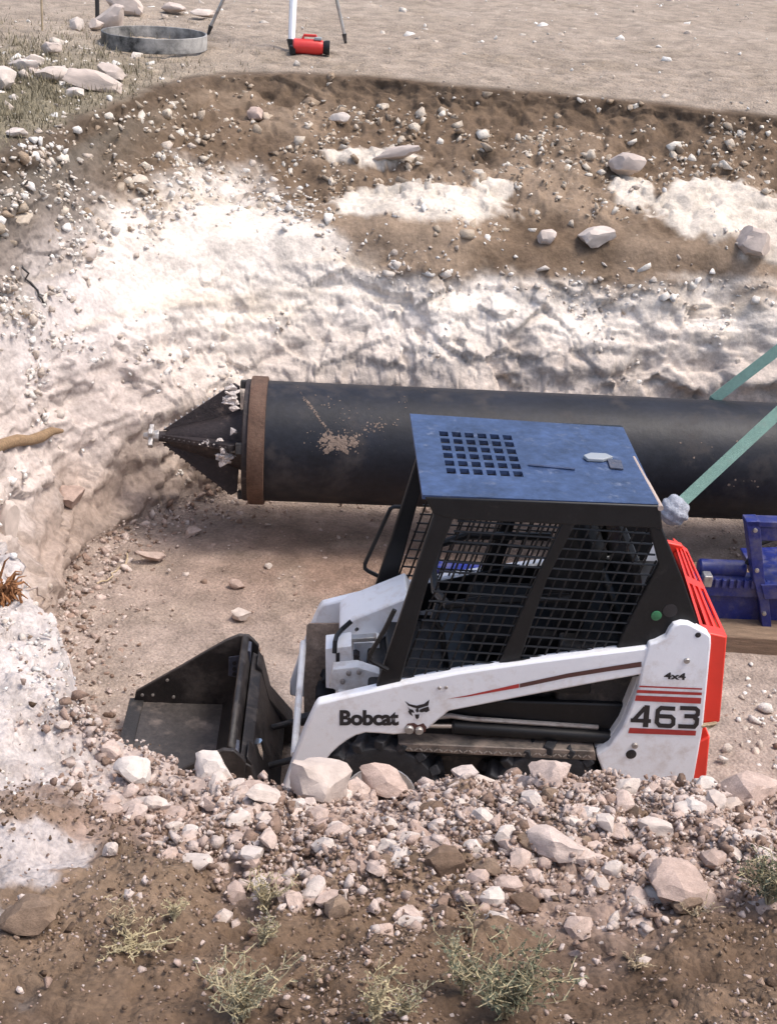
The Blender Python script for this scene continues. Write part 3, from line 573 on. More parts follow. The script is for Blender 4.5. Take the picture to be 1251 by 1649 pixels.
# markings on the near arm and tower
YD = -.4425; YT = -.4495
MB().flat(pl(Z3, (160, 257), (235, 243), (330, 222), (400, 206), (400, 219), (330, 231), (235, 248)), YD).build('stripe', 'decalr', AN, smooth=0)
MB().flat(pl(Z3, (402, 206), (560, 172), (700, 149), (803, 133), (803, 150), (700, 164), (560, 186), (402, 219)), YD).build('stripe', 'decald', AN, smooth=0)
for q in (((797, 212), (1003, 221), (1002, 226), (795, 217)), ((789, 226), (1002, 235), (1001, 244), (786, 236)), ((785, 244), (1000, 253), (998, 272), (781, 262)), ((764, 351), (983, 361), (981, 377), (759, 369))):
    MB().flat(pl(Z3, *q, my=-.447), YT).build('stripe', 'decalr', towerN, smooth=0)
def letters(text, quad, y, parent, name, off=.02, m='decalk', sx=1.):
    cu_ = bpy.data.curves.new(name, 'FONT'); cu_.body = text; cu_.offset = off; cu_.space_character = .96; cu_.resolution_u = 6
    tmp = bpy.data.objects.new(name, cu_); COL.objects.link(tmp); dg = bpy.context.evaluated_depsgraph_get()
    me = bpy.data.meshes.new_from_object(tmp.evaluated_get(dg)); bpy.data.objects.remove(tmp)
    P = np.array([v.co[:] for v in me.vertices]); lo, hi_ = P.min(0), P.max(0)
    tl, tr, bl, br = [np.array(q) for q in quad]
    for v, p in zip(me.vertices, P):
        u, h = (p[0] - lo[0]) / (hi_[0] - lo[0]), (p[1] - lo[1]) / (hi_[1] - lo[1])
        q = (bl * (1 - u) + br * u) * (1 - h) + (tl * (1 - u) + tr * u) * h; v.co = (q[0], y, q[1])
    me.name = name; me.materials.clear(); me.materials.append(M[m]); o = bpy.data.objects.new(name, me); COL.objects.link(o); o.parent = parent; return o
letters('Bobcat', pl(NP, (547, 1143), (642, 1143), (547, 1168), (642, 1168)), YD, AN, 'lettering', .042)
letters('4x4', pl(Z3, (878, 168), (950, 171), (876, 190), (948, 194), my=-.447), YT, towerN, 'lettering', .03)
def stroke(mb, path, wd, y, f):
    P = [np.array(p, float) for p in path]; n = len(P); L_, R_ = [], []
    for i in range(n):
        d1 = P[i] - P[i - 1] if i else P[1] - P[0]; d2 = P[i + 1] - P[i] if i < n - 1 else d1
        d1 = d1 / np.hypot(*d1); d2 = d2 / np.hypot(*d2); n1 = np.array([-d1[1], d1[0]]); n2 = np.array([-d2[1], d2[0]]); m_ = n1 + n2; m_ = m_ / np.hypot(*m_)
        k = wd / 2 / max(.5, m_ @ n1); L_.append(P[i] + m_ * k); R_.append(P[i] - m_ * k)
    for i in range(n - 1): mb.flat([f(*L_[i]), f(*L_[i + 1]), f(*R_[i + 1]), f(*R_[i])], y)
fT = lambda x, y: Z3(x, y, -.447)
num = MB()
for k, (pt, wd) in enumerate((([(822, 277), (816, 349)], 18), ([(834, 329), (767, 326)], 13), ([(815, 284), (776, 327)], 13),
    ([(914, 288), (868, 285), (857, 294), (853, 332), (862, 343), (898, 345), (907, 338), (908, 322), (900, 314), (862, 312)], 14),
    ([(930, 285), (981, 287), (989, 294), (988, 306), (980, 313), (944, 312)], 14), ([(975, 316), (986, 323), (984, 338), (976, 347), (923, 345)], 14))):
    stroke(num, pt, wd, YT - .0004 * k, fT)
num.build('number', 'decalk', towerN, smooth=0)
em = MB()
for k, q in enumerate((((697, 751), (722, 768), (760, 776), (800, 766), (827, 744), (821, 776), (795, 784), (768, 792), (742, 786), (715, 776)),
    ((712, 780), (720, 800), (714, 806), (722, 820), (740, 834), (732, 812), (748, 814), (740, 798), (720, 792)),
    ((822, 780), (828, 802), (812, 811), (800, 808), (784, 812), (772, 806), (778, 796), (798, 788)), ((750, 822), (774, 822), (771, 840), (762, 849), (753, 840)), ((757, 790), (768, 790), (772, 806), (762, 812), (754, 804)))):
    em.flat(pl(Z2, *q), YD - .0003 * k)
em.build('emblem', 'decalk', AN, smooth=0)
# pivot pins, bolts, holes
def disc(name, f, x, y, r, y0, dep, m, parent, n=14):
    q = f(x, y); return MB().lathe([(.0005, -dep), (r * .8, -dep), (r, -dep * .6), (r, dep)], (q[0], y0, q[1]), (0, 1, 0), n).build(name, m, parent)
for x, y, r in ((720, 900, .020), (772, 906, .018)): disc('pivot_pin', Z2, x, y, r, -.442, .016, 'steel', LD)
MB().flat(pl(Z2, (697, 890), (712, 872), (745, 868), (765, 880), (795, 870), (812, 890), (806, 915), (780, 925), (730, 922), (704, 912)), -.4418).build('pivot_grease', 'decald', AN, smooth=0)
disc('bolt', Z3, 951, 127, .013, -.447, .010, 'steel', LD); disc('bolt', Z3, 780, 406, .014, -.447, .012, 'steel', LD)
disc('tower_hole', Z3, 768, 436, .023, -.448, .002, 'decalk', towerN); disc('tower_hole', Z3, 988, 43, .012, -.448, .002, 'decalk', towerN)
for x, y in ((880, 683), (915, 680)): disc('arm_rivet', Z2, x, y, .008, -.4405, .006, 'steel', LD, 8)
# lift cylinder, hose tube, step plate
P3 = lambda x, y, my: (Z3(x, y, my)[0], my, Z3(x, y, my)[1])
for s in (-1, 1):
    def PS(x, y, q=.37): v = P3(x, y, -q); return (v[0], s * q, v[2])
    MB().tube([PS(60, 343), PS(182, 344)], .014, 12).build('cylinder_rod', 'chrome', LD)
    MB().tube([PS(178, 347), PS(186, 347), PS(188, 347), PS(720, 384)], [.03, .034, .031, .031], 16).build('lift_cylinder', 'black', LD)
    MB().tube([PS(115, 318, .375), PS(175, 312, .375), PS(240, 322, .375), PS(660, 350, .36)], .011, 8).build('hydraulic_tube', 'steel', LD)
    stp = [(x, z) for x, z in pl(Z3, (2, 405), (650, 430), (655, 462), (30, 432))]
    MB().prism(stp, s * .30, s * .438).build('step_plate', 'plate', LD, .004)
tre = MB()
for k in range(38):
    u = (k + .5) / 38; x = Z3(20 + 620 * u, 420 + 26 * u, -.438); R = Matrix.Rotation((.7 if k % 2 else -.7), 3, 'Y'); tre.box((x[0], -.4395, x[1] - .002), (.018, .004, .005), R)
tre.build('step_tread', 'steel', LD, smooth=0)
# red tailgate: slotted top, rear face, lower bumper
TZ = 1.131; q4 = [on_z(1083, 866, TZ), on_z(1106, 884, TZ), on_z(1130, 1018, TZ), on_z(1170, 1025, TZ)]
def bil(u, v): return (q4[0] * (1 - u) + q4[1] * u) * (1 - v) + (q4[2] * (1 - u) + q4[3] * u) * v
def slotted(us, vs, hole, f):
    mb = MB(); ids = {}
    def vid(i, j):
        if (i, j) not in ids: ids[(i, j)] = len(mb.v); mb.v.append(tuple(f(us[i], vs[j])))
        return ids[(i, j)]
    for i in range(len(us) - 1):
        for j in range(len(vs) - 1):
            if not hole(i, j): mb.f.append((vid(i, j), vid(i + 1, j), vid(i + 1, j + 1), vid(i, j + 1)))
    return mb
slotted([0, .13, .30, .42, .58, .70, .87, 1], [0, .06, .42, .50, .92, 1], lambda i, j: i in (1, 3, 5) and j in (1, 3), bil).build('tailgate_grille', 'red', LD, 0, 0, .012)
for s in (-1, 1): MB().prism(pl(Z3, (1003, 36), (1086, 54), (1062, 334), (1008, 350), my=-.43), s * .39, s * .428).build('tailgate_side', 'red', LD, .006)
xr = q4[3][0]
MB().box((xr - .03, 0, .92), (.045, .775, .40)).build('tailgate', 'red', LD, .012)
MB().prism(pl(Z3, (985, 404), (1030, 380), (1015, 545), (968, 548), my=-.43), -.43, .43).build('rear_bumper', 'red', LD, .008)
MB().box((xr - .08, 0, .62), (.07, .80, .06)).build('bumper_gap', 'black', LD)
MB().tube([P3(1000, 345, -.44), P3(1048, 338, -.44), P3(1020, 352, -.44)], .010, 6).build('latch', 'twig', LD)
MB().box((.80, 0, 1.04), (.36, .70, .10)).build('engine_hood', 'black', LD, .02)
# cab: roof with skylight grille
RZ = 1.725; rq = [on_z(660, 666, RZ), on_z(1003, 688, RZ), on_z(680, 797, RZ), on_z(1062, 812, RZ)]
def rb(u, v): return (rq[0] * (1 - u) + rq[1] * u) * (1 - v) + (rq[2] * (1 - u) + rq[3] * u) * v
def inv(px, py):
    p = on_z(px, py, RZ); u, v = .5, .5
    for _ in range(20):
        e = rb(u, v) - p; J = np.stack([(rb(u + 1e-4, v) - rb(u, v)) / 1e-4, (rb(u, v + 1e-4) - rb(u, v)) / 1e-4], 1)[:2]; d = np.linalg.solve(J, -e[:2]); u += d[0]; v += d[1]
    return u, v
g0, g1 = inv(706, 694), inv(850, 772); us = [0]; vs = [0]
for k in range(6):
    us += [g0[0] + (g1[0] - g0[0]) * (k + .02) / 6, g0[0] + (g1[0] - g0[0]) * (k + .72) / 6]; vs += [g0[1] + (g1[1] - g0[1]) * (k + .02) / 6, g0[1] + (g1[1] - g0[1]) * (k + .70) / 6]
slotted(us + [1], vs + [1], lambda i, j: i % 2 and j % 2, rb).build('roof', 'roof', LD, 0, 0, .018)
def rp(px, py, dz=.0): q = on_z(px, py, RZ); return (q[0], q[1], RZ + dz)
mb = MB(); tp = [rp(*p, .004) for p in ((938, 738), (950, 734), (974, 735), (986, 740), (970, 745), (945, 744))]; n = len(tp)
mb.add(tp + [(x, y, z + .012) for x, y, z in tp], [tuple(range(n, 2 * n))] + [(i, (i + 1) % n, (i + 1) % n + n, i + n) for i in range(n)]); mb.build('lifting_lug', 'cream', LD, .003)
mb = MB(); tp = [rp(*p, .003) for p in ((977, 742), (999, 744), (1003, 758), (982, 756))]; mb.add(tp + [(x, y, z + .006) for x, y, z in tp], [(4, 5, 6, 7)] + [(i, (i + 1) % 4, (i + 1) % 4 + 4, i + 4) for i in range(4)]); mb.build('lug_slot', 'barblue', LD)
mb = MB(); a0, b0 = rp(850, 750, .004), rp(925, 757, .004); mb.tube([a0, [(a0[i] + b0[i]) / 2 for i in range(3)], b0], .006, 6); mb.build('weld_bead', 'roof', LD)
a0, b0 = rp(1020, 735, -.01), rp(1064, 815, -.01); MB().tube([a0, b0], .012, 8).build('rear_seal', 'tan', LD)
# cab sides
front_p = pl(Z1, (290, 340), (352, 348), (250, 560), (170, 940), (88, 962)); 
front_p = pl(NP, (704, 810), (738, 814), (690, 935), (642, 1108), (600, 1122), (655, 960), my=-.41)
mid_p = pl(NP, (905, 842), (929, 838), (880, 935), (836, 1066), (802, 1070), (855, 950), my=-.41)
top_r = pl(NP, (684, 799), (1062, 813), (1066, 852), (1046, 849), (735, 836), (698, 828), my=-.41)
rear_p = pl(NP, (1044, 847), (1066, 850), (1098, 930), (1122, 1000), (1095, 1050), (985, 1062), (1002, 1020), (1060, 908), my=-.41)
sill = pl(NP, (600, 1120), (642, 1100), (830, 1062), (985, 1050), (1090, 1040), (1080, 1080), (600, 1150), my=-.41)
light_rail = pl(NP, (648, 948), (690, 940), (688, 952), (648, 961), my=-.41)
screen = pl(NP, (738, 836), (1044, 850), (1058, 908), (988, 1050), (645, 1098), my=-.41)
def clipseg(p, d, poly):
    lo, hi_ = -9., 9.; n = len(poly); a = sum(poly[i][0] * poly[(i + 1) % n][1] - poly[(i + 1) % n][0] * poly[i][1] for i in range(n)); sg = 1 if a > 0 else -1
    for i in range(n):
        x0, y0 = poly[i]; x1, y1 = poly[(i + 1) % n]; nx, ny = -(y1 - y0) * sg, (x1 - x0) * sg
        den = nx * d[0] + ny * d[1]; num_ = nx * (p[0] - x0) + ny * (p[1] - y0)
        if abs(den) < 1e-9:
            if num_ < 0: return None
            continue
        tt = -num_ / den
        if den > 0: lo = max(lo, tt)
        else: hi_ = min(hi_, tt)
    return (lo, hi_) if hi_ - lo > .02 else None
for s in (-1, 1):
    y0, y1 = s * .385, s * .418
    MB().prism(front_p, y0, y1).build('front_pillar', 'black', LD, .006)
    MB().prism(mid_p, s * .388, s * .412).build('middle_post', 'black', LD, .005)
    MB().prism(top_r, y0 - s * .003, y1 + s * .002).build('top_rail', 'black', LD, .006)
    rp_ = MB().prism(rear_p, s * .387, s * .416).build('rear_gusset', 'black', LD, .006)
    MB().prism(sill, s * .383, s * .419).build('cab_sill', 'black', LD, .006)
    wires = MB()
    for k in range(-30, 40):
        for d, p in (((1, -.03), (0, k * .046)), ((.27, 1), (k * .046, .8))):
            r_ = clipseg(p, d, screen)
            if r_: wires.tube([(p[0] + d[0] * q, s * (.402 if d[0] == 1 else .397), p[1] + d[1] * q) for q in r_], .0047, 5)
    wires.build('side_screen', 'black', LD)
    if s < 0:
        disc('reflector', lambda x, y: Z1(x, y), 1000, 706, .022, -.416, .006, 'green', LD, 18); disc('gusset_hole', lambda x, y: Z1(x, y), 1045, 690, .030, -.417, .0015, 'decalk', rp_, 18)
hh = lambda x, y, my: (Z1(x, y, my)[0], my, Z1(x, y, my)[1])
MB().tube([hh(152, 690, -.43), hh(120, 755, -.43), hh(72, 835, -.43), hh(70, 848, -.43), hh(80, 858, -.43), hh(130, 884, -.43)], .010, 8).build('grab_handle', 'black', LD)
MB().tube([hh(215, 356, .43), hh(150, 355, .43), hh(138, 362, .43), hh(56, 540, .43), hh(56, 556, .43), hh(66, 564, .43), hh(110, 586, .43)], .010, 8).build('grab_handle', 'black', LD)
# cab inside: seat, levers, lap bar, rear wall, cross bars
MB().box((.22, 0, .95), (.42, .46, .14)).box((.44, 0, 1.18), (.12, .46, .5), Matrix.Rotation(.18, 3, 'Y')).build('seat', 'vinyl', LD, .04)
MB().box((.66, 0, 1.24), (.03, .76, .44), Matrix.Rotation(-.22, 3, 'Y')).build('cab_rear_wall', 'black', LD, .005)
MB().tube([(.38, -.28, 1.22), (.0, -.30, 1.2), (-.12, -.28, 1.16), (-.16, -.1, 1.13), (-.16, .1, 1.13), (-.12, .28, 1.16), (.0, .30, 1.2), (.38, .28, 1.22)], .019, 8).build('lap_bar', 'black', LD)
for s in (-1, 1): MB().tube([(-.10, s * .24, .84), (-.13, s * .24, 1.0), (-.17, s * .23, 1.07), (-.15, s * .2, 1.12)], [.014, .013, .016, .02], 8).build('steering_lever', 'black', LD)
MB().tube([(-.20, -.40, 1.66), (-.20, .40, 1.66)], .018, 8).tube([(.58, -.40, 1.66), (.58, .40, 1.66)], .018, 8).build('roof_bar', 'black', LD)
MB().box((-.32, 0, .80), (.06, .72, .10)).build('front_sill', 'black', LD, .01)
# white parts at the front between the arms
def boxp(name, pxs, y0, y1, m='dirtywhite', bev=.0035): return MB().prism(pl(NP, *pxs, my=min(y0, y1)), y0, y1).build(name, m, LD, bev)
boxp('headlight_bracket', ((524, 1045), (566, 1040), (568, 1086), (560, 1112), (525, 1108)), -.10, .02, 'white')
boxp('front_cover', ((569, 1036), (611, 1034), (613, 1085), (572, 1087)), .02, .16, 'white')
boxp('bracket_arm', ((536, 1078), (575, 1074), (612, 1086), (606, 1112), (548, 1116), (530, 1106)), -.22, -.16, 'dirtywhite')
boxp('front_step', ((546, 1012), (560, 1000), (655, 962), (668, 985), (612, 1034), (548, 1036)), .10, .34, 'white', .01)
MB().box((-.50, .02, .52), (.12, .5, .34)).build('front_frame', 'dirtywhite', LD, .01)
fr = lambda x, y, my: (Z2(x, y, my)[0], my, Z2(x, y, my)[1])
MB().tube([fr(414, 330, .02), fr(362, 376, .0), fr(336, 408, -.06), fr(328, 440, -.12), fr(325, 500, -.14)], .011, 8).build('hydraulic_hose', 'black', LD)
MB().tube([fr(445, 372, -.02), fr(440, 376, .0)], .008, 8).build('bolt', 'black', LD)
MB().prism(pl(NP, (541, 1052), (547, 1051), (547, 1074), (541, 1075), my=-.102), -.104, -.101).build('bracket_slot', 'decalk', LD)
MB().prism(pl(Z2, (424, 492), (440, 488), (458, 500), (446, 520), (470, 560), (478, 604), (430, 586), my=.0), -.03, .015).build('bracket_recess', 'decalk', LD)
MB().prism(pl(Z2, (362, 402), (545, 392), (548, 412), (362, 424), my=.02), -.02, .02).build('bracket_lip', 'steel', LD, .003)
for x, y in ((368, 650), (400, 606), (455, 600)): q = Z2(x, y, -.225); MB().lathe([(.0005, -.012), (.011, -.010), (.012, .004)], (q[0], -.222, q[1]), (0, 1, 0), 8).build('bolt', 'steel', LD)
for s in (-1, 1): MB().tube([(-.50, s * .15, .34), (-.72, s * .15, .27)], .03, 12).tube([(-.72, s * .15, .27), (-.86, s * .15, .22)], .015, 10).build('tilt_cylinder', 'dark', LD)
MB().prism(pl(NP, (494, 1006), (498, 1003), (552, 1003), (549, 1040), (541, 1120), (490, 1172), (489, 1100), my=.38), .374, .3835).build('inner_panel', 'inner', LD, .003)
c0, c1 = NP(489, 1020, .37), NP(474, 1212, -.37)
MB().tube([(c0[0], .385, c0[1] - .06), (c1[0], -.385, c1[1])], .016, 10).build('arm_crossbar', 'dirtywhite', LD)
# bucket
BK = LD
inner = pl(Z4, (66, 545), (330, 556), (585, 562), (680, 490), (722, 370), (735, 270), (722, 175), (700, 160))
prof = inner; nb_ = len(prof); mb = MB()
mb.add([(x, y, z) for y in (-.452, .452) for x, z in prof[:3]], [(i, i + 1, i + 4, i + 3) for i in range(2)]); mb.build('bucket_floor', 'bucketfloor', LD, 0, 0, .016)
mb = MB(); bp_ = prof[2:]; k_ = len(bp_); mb.add([(x, y, z) for y in (-.452, .452) for x, z in bp_], [(i, i + 1, i + 1 + k_, i + k_) for i in range(k_ - 1)]); mb.build('bucket_back', 'bucket', LD, 0, 40, .016)
sidep = pl(Z4, (62, 540), (70, 492), (330, 345), (480, 258), (600, 190), (680, 156), (738, 160), (772, 190), (800, 222), (790, 330), (760, 450), (700, 545), (600, 585), (70, 575))
for s in (-1, 1): MB().prism(sidep, s * .455, s * .478).build('bucket_side', 'bucket', LD, .004)
ax_, az_ = Z4(64, 545); MB().box((ax_ + .01, 0, az_ - .004), (.07, .95, .022)).build('cutting_edge', 'dark', LD, .004)
qa = pl(Z4, (800, 225), (828, 262), (870, 430), (1000, 580), (1010, 690), (900, 700), (800, 560), (775, 400))
MB().prism(pl(Z4, (765, 240), (826, 275), (868, 432), (940, 560), (860, 600), (735, 540), (735, 380)), -.44, .44).build('back_stiffener', 'bucket', LD, .006)
for s in (-1, 1): MB().prism(qa, s * .30, s * .43).build('quick_attach_bracket', 'bucket', LD, .006)
MB().prism(pl(Z4, (815, 300), (850, 420), (960, 590), (930, 640), (800, 540), (790, 380)), -.30, .30).build('quick_attach_plate', 'dark', LD, .006)
for s in (-1, 1):
    o = MB().prism(pl(Z4, (703, 170), (758, 190), (752, 395), (700, 412)), s * .36, s * .45).prism(pl(Z4, (622, 280), (702, 268), (700, 408), (618, 392)), s * .448, s * .4535).build('reinforcing_bar', 'barblue', LD, .003)
    for yy in (315, 348, 378): q = Z4(655, yy); MB().lathe([(.0005, -.002), (.011, -.002), (.011, .002)], (q[0], s * .446, q[1]), (0, 1, 0), 10).build('bar_hole', 'decalk', o)
    for x, y in ((110, 508), (172, 508), (295, 520), (258, 420)): q = Z4(x, y); MB().lathe([(.0005, -.006), (.008, -.004), (.009, .006)], (q[0], s * .454, q[1]), (0, 1, 0), 8).build('bucket_bolt', 'steel', LD)
lv = lambda x, y: (Z4(x, y, -.2)[0], -.2, Z4(x, y, -.2)[1])
MB().tube([lv(790, 785), lv(805, 840), lv(822, 895)], [.022, .02, .005], 8).build('latch_lever', 'chrome', LD)
# ------------------------------------------------------------------ the pipe, its collar and cutting head
PYAW = .058; d = np.array([math.cos(PYAW), math.sin(PYAW), 0.]); side = np.array([-math.sin(PYAW), math.cos(PYAW), 0.]); up = np.array([0, 0, 1.])
A0 = np.array([-.78, 7.80, .645]); RP = .372
PI_ = thing('casing_pipe', 'thick black steel pipe lying level across the pit with a rusty collar on its end', 'pipe', tuple(A0 - up * RP), PYAW)
oc = (0, 0, RP)
MB().lathe([(RP, 0), (RP, 5.2), (RP - .02, 5.2), (RP - .02, 0)], oc, (1, 0, 0), 72, True).build('pipe_body', 'pipe', PI_)
MB().lathe([(RP + .022, -.10), (RP + .026, -.09), (RP + .026, -.004), (RP + .018, .0), (RP - .02, .0), (RP - .02, -.10)], oc, (1, 0, 0), 72, True).build('end_collar', 'rust', PI_)
MB().lathe([(RP - .01, -.135), (RP + .004, -.13), (RP + .004, -.101), (RP - .06, -.101)], oc, (1, 0, 0), 60).build('collar_step', 'head', PI_)
# scuffs of mud where the sling and stones have rubbed the coating
def on_pipe(px, py):
    D = ray(px, py); f0 = lambda tt: EYE + D * tt
    best = None
    for tt in np.linspace(6, 9.5, 1400):
        p = f0(tt) - A0; h = p @ side, p[2]
        if math.hypot(*h) <= RP: best = p; break
    if best is None: return None
    al = best @ d; an = math.atan2(best[2], best @ side); return al, an
sc = MB()
def smear(px, py, n, sx, sy, s0, ang=0.):
    for _ in range(n):
        u, v_ = rnd.gauss(0, sx), rnd.gauss(0, sy); q = on_pipe(px + u * math.cos(ang) - v_ * math.sin(ang), py + u * math.sin(ang) + v_ * math.cos(ang))
        if q is None: continue
        al, an = q; k = rnd.randint(5, 7); pts = []; r_ = s0 * rnd.uniform(.3, 1.2)
        for j in range(k):
            b = 2 * math.pi * j / k; rr = r_ * rnd.uniform(.5, 1.2); x = al + rr * math.cos(b); a2 = an + rr * math.sin(b) * .9 / RP; pts.append((x, math.cos(a2) * (RP + .001), math.sin(a2) * (RP + .001) + RP))
        cen = (al, math.cos(an) * (RP + .0022), math.sin(an) * (RP + .0022) + RP); sc.add(pts + [cen], [(j, (j + 1) % k, k) for j in range(k)])
smear(545, 713, 120, 22, 10, .006); smear(545, 713, 110, 13, 6, .017); smear(510, 668, 150, 26, 1.3, .005, .95); smear(560, 690, 40, 30, 16, .005); smear(600, 690, 46, 20, 7, .007, -.35); smear(530, 650, 14, 12, 6, .006, .3); smear(650, 655, 12, 40, 18, .005); smear(1150, 720, 10, 40, 14, .007); smear(1205, 775, 8, 14, 5, .009)
sc.build('mud_scuff', 'scuff', PI_, smooth=0)['kind'] = 'stuff'
CH = thing('cutting_head', 'dark conical auger cutting head with toothed edges sticking out of the pipe end', 'drill head', tuple(A0 - d * .12 - up * RP), PYAW)
tipx = -.60; blades = 4
core = MB().lathe([(.20, 0), (.19, -.03), (.13, -.20), (.06, -.46), (.035, -.50), (.03, tipx + .03), (.001, tipx)], oc, (1, 0, 0), 24); core.build('cone', 'head', CH, 0, 20)
for k in range(blades):
    an = math.radians(k * 90 + 76); e = Vector((0, math.cos(an), math.sin(an))); tn = Vector((0, -math.sin(an), math.cos(an))); o0 = Vector(oc); X_ = Vector((1, 0, 0))
    P4 = [o0 + e * .04 - X_ * .52, o0 + e * .35 - X_ * .09, o0 + e * .33 - X_ * .055, o0 + e * .05 - X_ * .04]; th = tn * .018
    bl_ = MB().add([p - th for p in P4] + [p + th for p in P4], [(0, 1, 2, 3), (7, 6, 5, 4), (0, 4, 5, 1), (1, 5, 6, 2), (2, 6, 7, 3), (3, 7, 4, 0)]).build('blade', 'head', CH, .004)
    tm = MB(); dr_ = (P4[1] - P4[0]); ln = dr_.length; nrm = (e * .45 + X_ * -.31).normalized()
    for j in range(13):
        p = P4[0] + dr_ * ((j + .5) / 13); tm.lathe([(.0085, -.004), (.008, .006), (.003, .012), (.0005, .013)], p, nrm, 5)
    tm.build('teeth', 'steel' if k == 0 else 'head', bl_)['kind'] = 'stuff'
    MB().box(o0 + e * .345 - X_ * .0, (.10, .05, .07), Matrix.Rotation(an, 3, 'X')).build('gauge_cutter', 'dark', CH, .006)
MB().tube([Vector(oc) + Vector((tipx + .06, 0, 0)), Vector(oc) + Vector((tipx - .04, 0, 0))], [.045, .02], 8).box(Vector(oc) + Vector((tipx + .01, 0, 0)), (.03, .15, .04), Matrix.Rotation(.7, 3, 'X')).box(Vector(oc) + Vector((tipx + .01, 0, 0)), (.03, .04, .13), Matrix.Rotation(.7, 3, 'X')).build('pilot_bit', 'steel', CH, .006)
for (px, py, n, sp_) in ((362, 732, 26, 7), (372, 640, 18, 7), (330, 715, 10, 14)):
    mb = MB(); c = aty(px, py, 7.50); R_ = Matrix.Rotation(-PYAW, 3, 'Z'); base_ = Vector(A0 - d * .12 - up * RP)
    for j in range(n):
        v, f = HULLS[j % len(HULLS)]; s_ = rnd.uniform(.012, .042) if py != 715 else rnd.uniform(.006, .014); of = Vector((rnd.gauss(0, sp_ / 300), rnd.gauss(0, .02), rnd.gauss(0, (sp_ * 1.7 if py != 715 else 3) / 300)))
        q = R_ @ (Vector(c) + of - base_); mb.add([Vector(x) * s_ + q for x in v], [tuple(k) for k in f])
    mb.build('caked_mud', 'mud', CH, smooth=0)['kind'] = 'stuff'
# ------------------------------------------------------------------ the green sling
SL = thing('lifting_sling', 'pale green webbing sling round the pipe with a grey wrapped knot behind the cab', 'sling', tuple(aty(1085, 822, 7.15)), 0)
so_ = np.array(SL.location)
def strap(pts, wd, name):
    P = [Vector(np.array(p) - so_) for p in pts]; v = []; n = len(P)
    for i, p in enumerate(P):
        tg = (P[min(i + 1, n - 1)] - P[max(i - 1, 0)]).normalized(); sd = tg.cross(Vector((0, -.85, .5))).normalized() * wd / 2; v += [p + sd, p - sd]
    MB().add(v, [(2 * i, 2 * i + 1, 2 * i + 3, 2 * i + 2) for i in range(n - 1)]).build(name, 'webbing', SL, 0, 0, .008)
hook = aty(1897, 67, 7.9); ka = aty(1100, 806, 7.15)
strap([ka + (hook - ka) * k / 14 + np.array([0, 0, -.05 * math.sin(math.pi * k / 14)]) * 0 for k in range(15)], .068, 'strap')
pb = aty(1150, 642, 8.12); strap([pb + np.array([-.05, .1, -.45]), pb + np.array([-.02, .08, -.2])] + [pb + (hook - pb) * k / 14 for k in range(15)], .066, 'strap')
bm = bmesh.new(); bmesh.ops.create_icosphere(bm, subdivisions=4, radius=1); PK = np.array([v.co[:] for v in bm.verts]); PK = PK * np.array([.088, .08, .092]) * (1 + .16 * fbm(PK, 1.6, 3, 91) + .06 * np.sin(9 * PK[:, 2] + 5 * PK[:, 0]))[:, None]
for v, p in zip(bm.verts, PK): v.co = p
me = bpy.data.meshes.new('wrapped_knot'); bm.to_mesh(me); bm.free(); me.materials.append(M['wrap']); me.polygons.foreach_set('use_smooth', [True] * len(me.polygons)); o = bpy.data.objects.new('wrapped_knot', me); COL.objects.link(o); o.parent = SL
hk = Vector(hook - so_)
MB().lathe([(.09 + .022 * math.cos(2 * math.pi * k / 8), .022 * math.sin(2 * math.pi * k / 8)) for k in range(8)], hk, (.3, 1, .2), 20, True).build('lifting_ring', 'steel', SL)
# ------------------------------------------------------------------ blue boring rig beside the pipe
RG = thing('boring_rig', 'bright blue boring machine frame with toothed track behind the loader', 'boring machine', (1.95, 6.85, 0), PYAW)
ro_ = np.array([1.95, 6.85, 0]); cw, sw = math.cos(PYAW), math.sin(PYAW)
def rl(P): x, y = P[0] - ro_[0], P[1] - ro_[1]; return (x * cw + y * sw, -x * sw + y * cw, P[2])
def RX(px, py, Y=6.85): q = rl(aty(px, py, Y)); return (q[0], q[2])
for y0, y1 in ((-.03, .06),):
    MB().prism([RX(*p) for p in ((1199, 836), (1221, 836), (1229, 930), (1236, 960), (1243, 1032), (1228, 1032), (1221, 968), (1211, 930))], y0, y1).build('frame_upright', 'blue', RG, .004)
    MB().prism([RX(*p) for p in ((1199, 836), (1360, 845), (1360, 854), (1199, 845))], y0, y1).build('frame_top', 'blue', RG, .004)
MB().prism([RX(*p) for p in ((1212, 846), (1330, 850), (1330, 874), (1214, 870))], -.02, .06).build('top_panel', 'blue', RG, .01)
MB().prism([RX(*p) for p in ((1222, 938), (1340, 938), (1340, 962), (1228, 962))], -.04, .42).build('cross_beam', 'blue', RG, .006)
MB().prism([RX(*p) for p in ((1226, 1018), (1340, 1022), (1340, 1034), (1228, 1032))], -.04, .42).build('foot_beam', 'blue', RG, .006)
MB().prism([RX(*p) for p in ((1300, 846), (1322, 846), (1340, 1032), (1318, 1032))], -.035, -.005).build('frame_upright', 'blue', RG, .004)
z0 = RX(1180, 950, 6.95)[1]; z1 = RX(1180, 922, 6.95)[1]; zb0 = RX(1180, 1000, 6.95)[1]; xl = RX(690, 880, 6.95)[0]
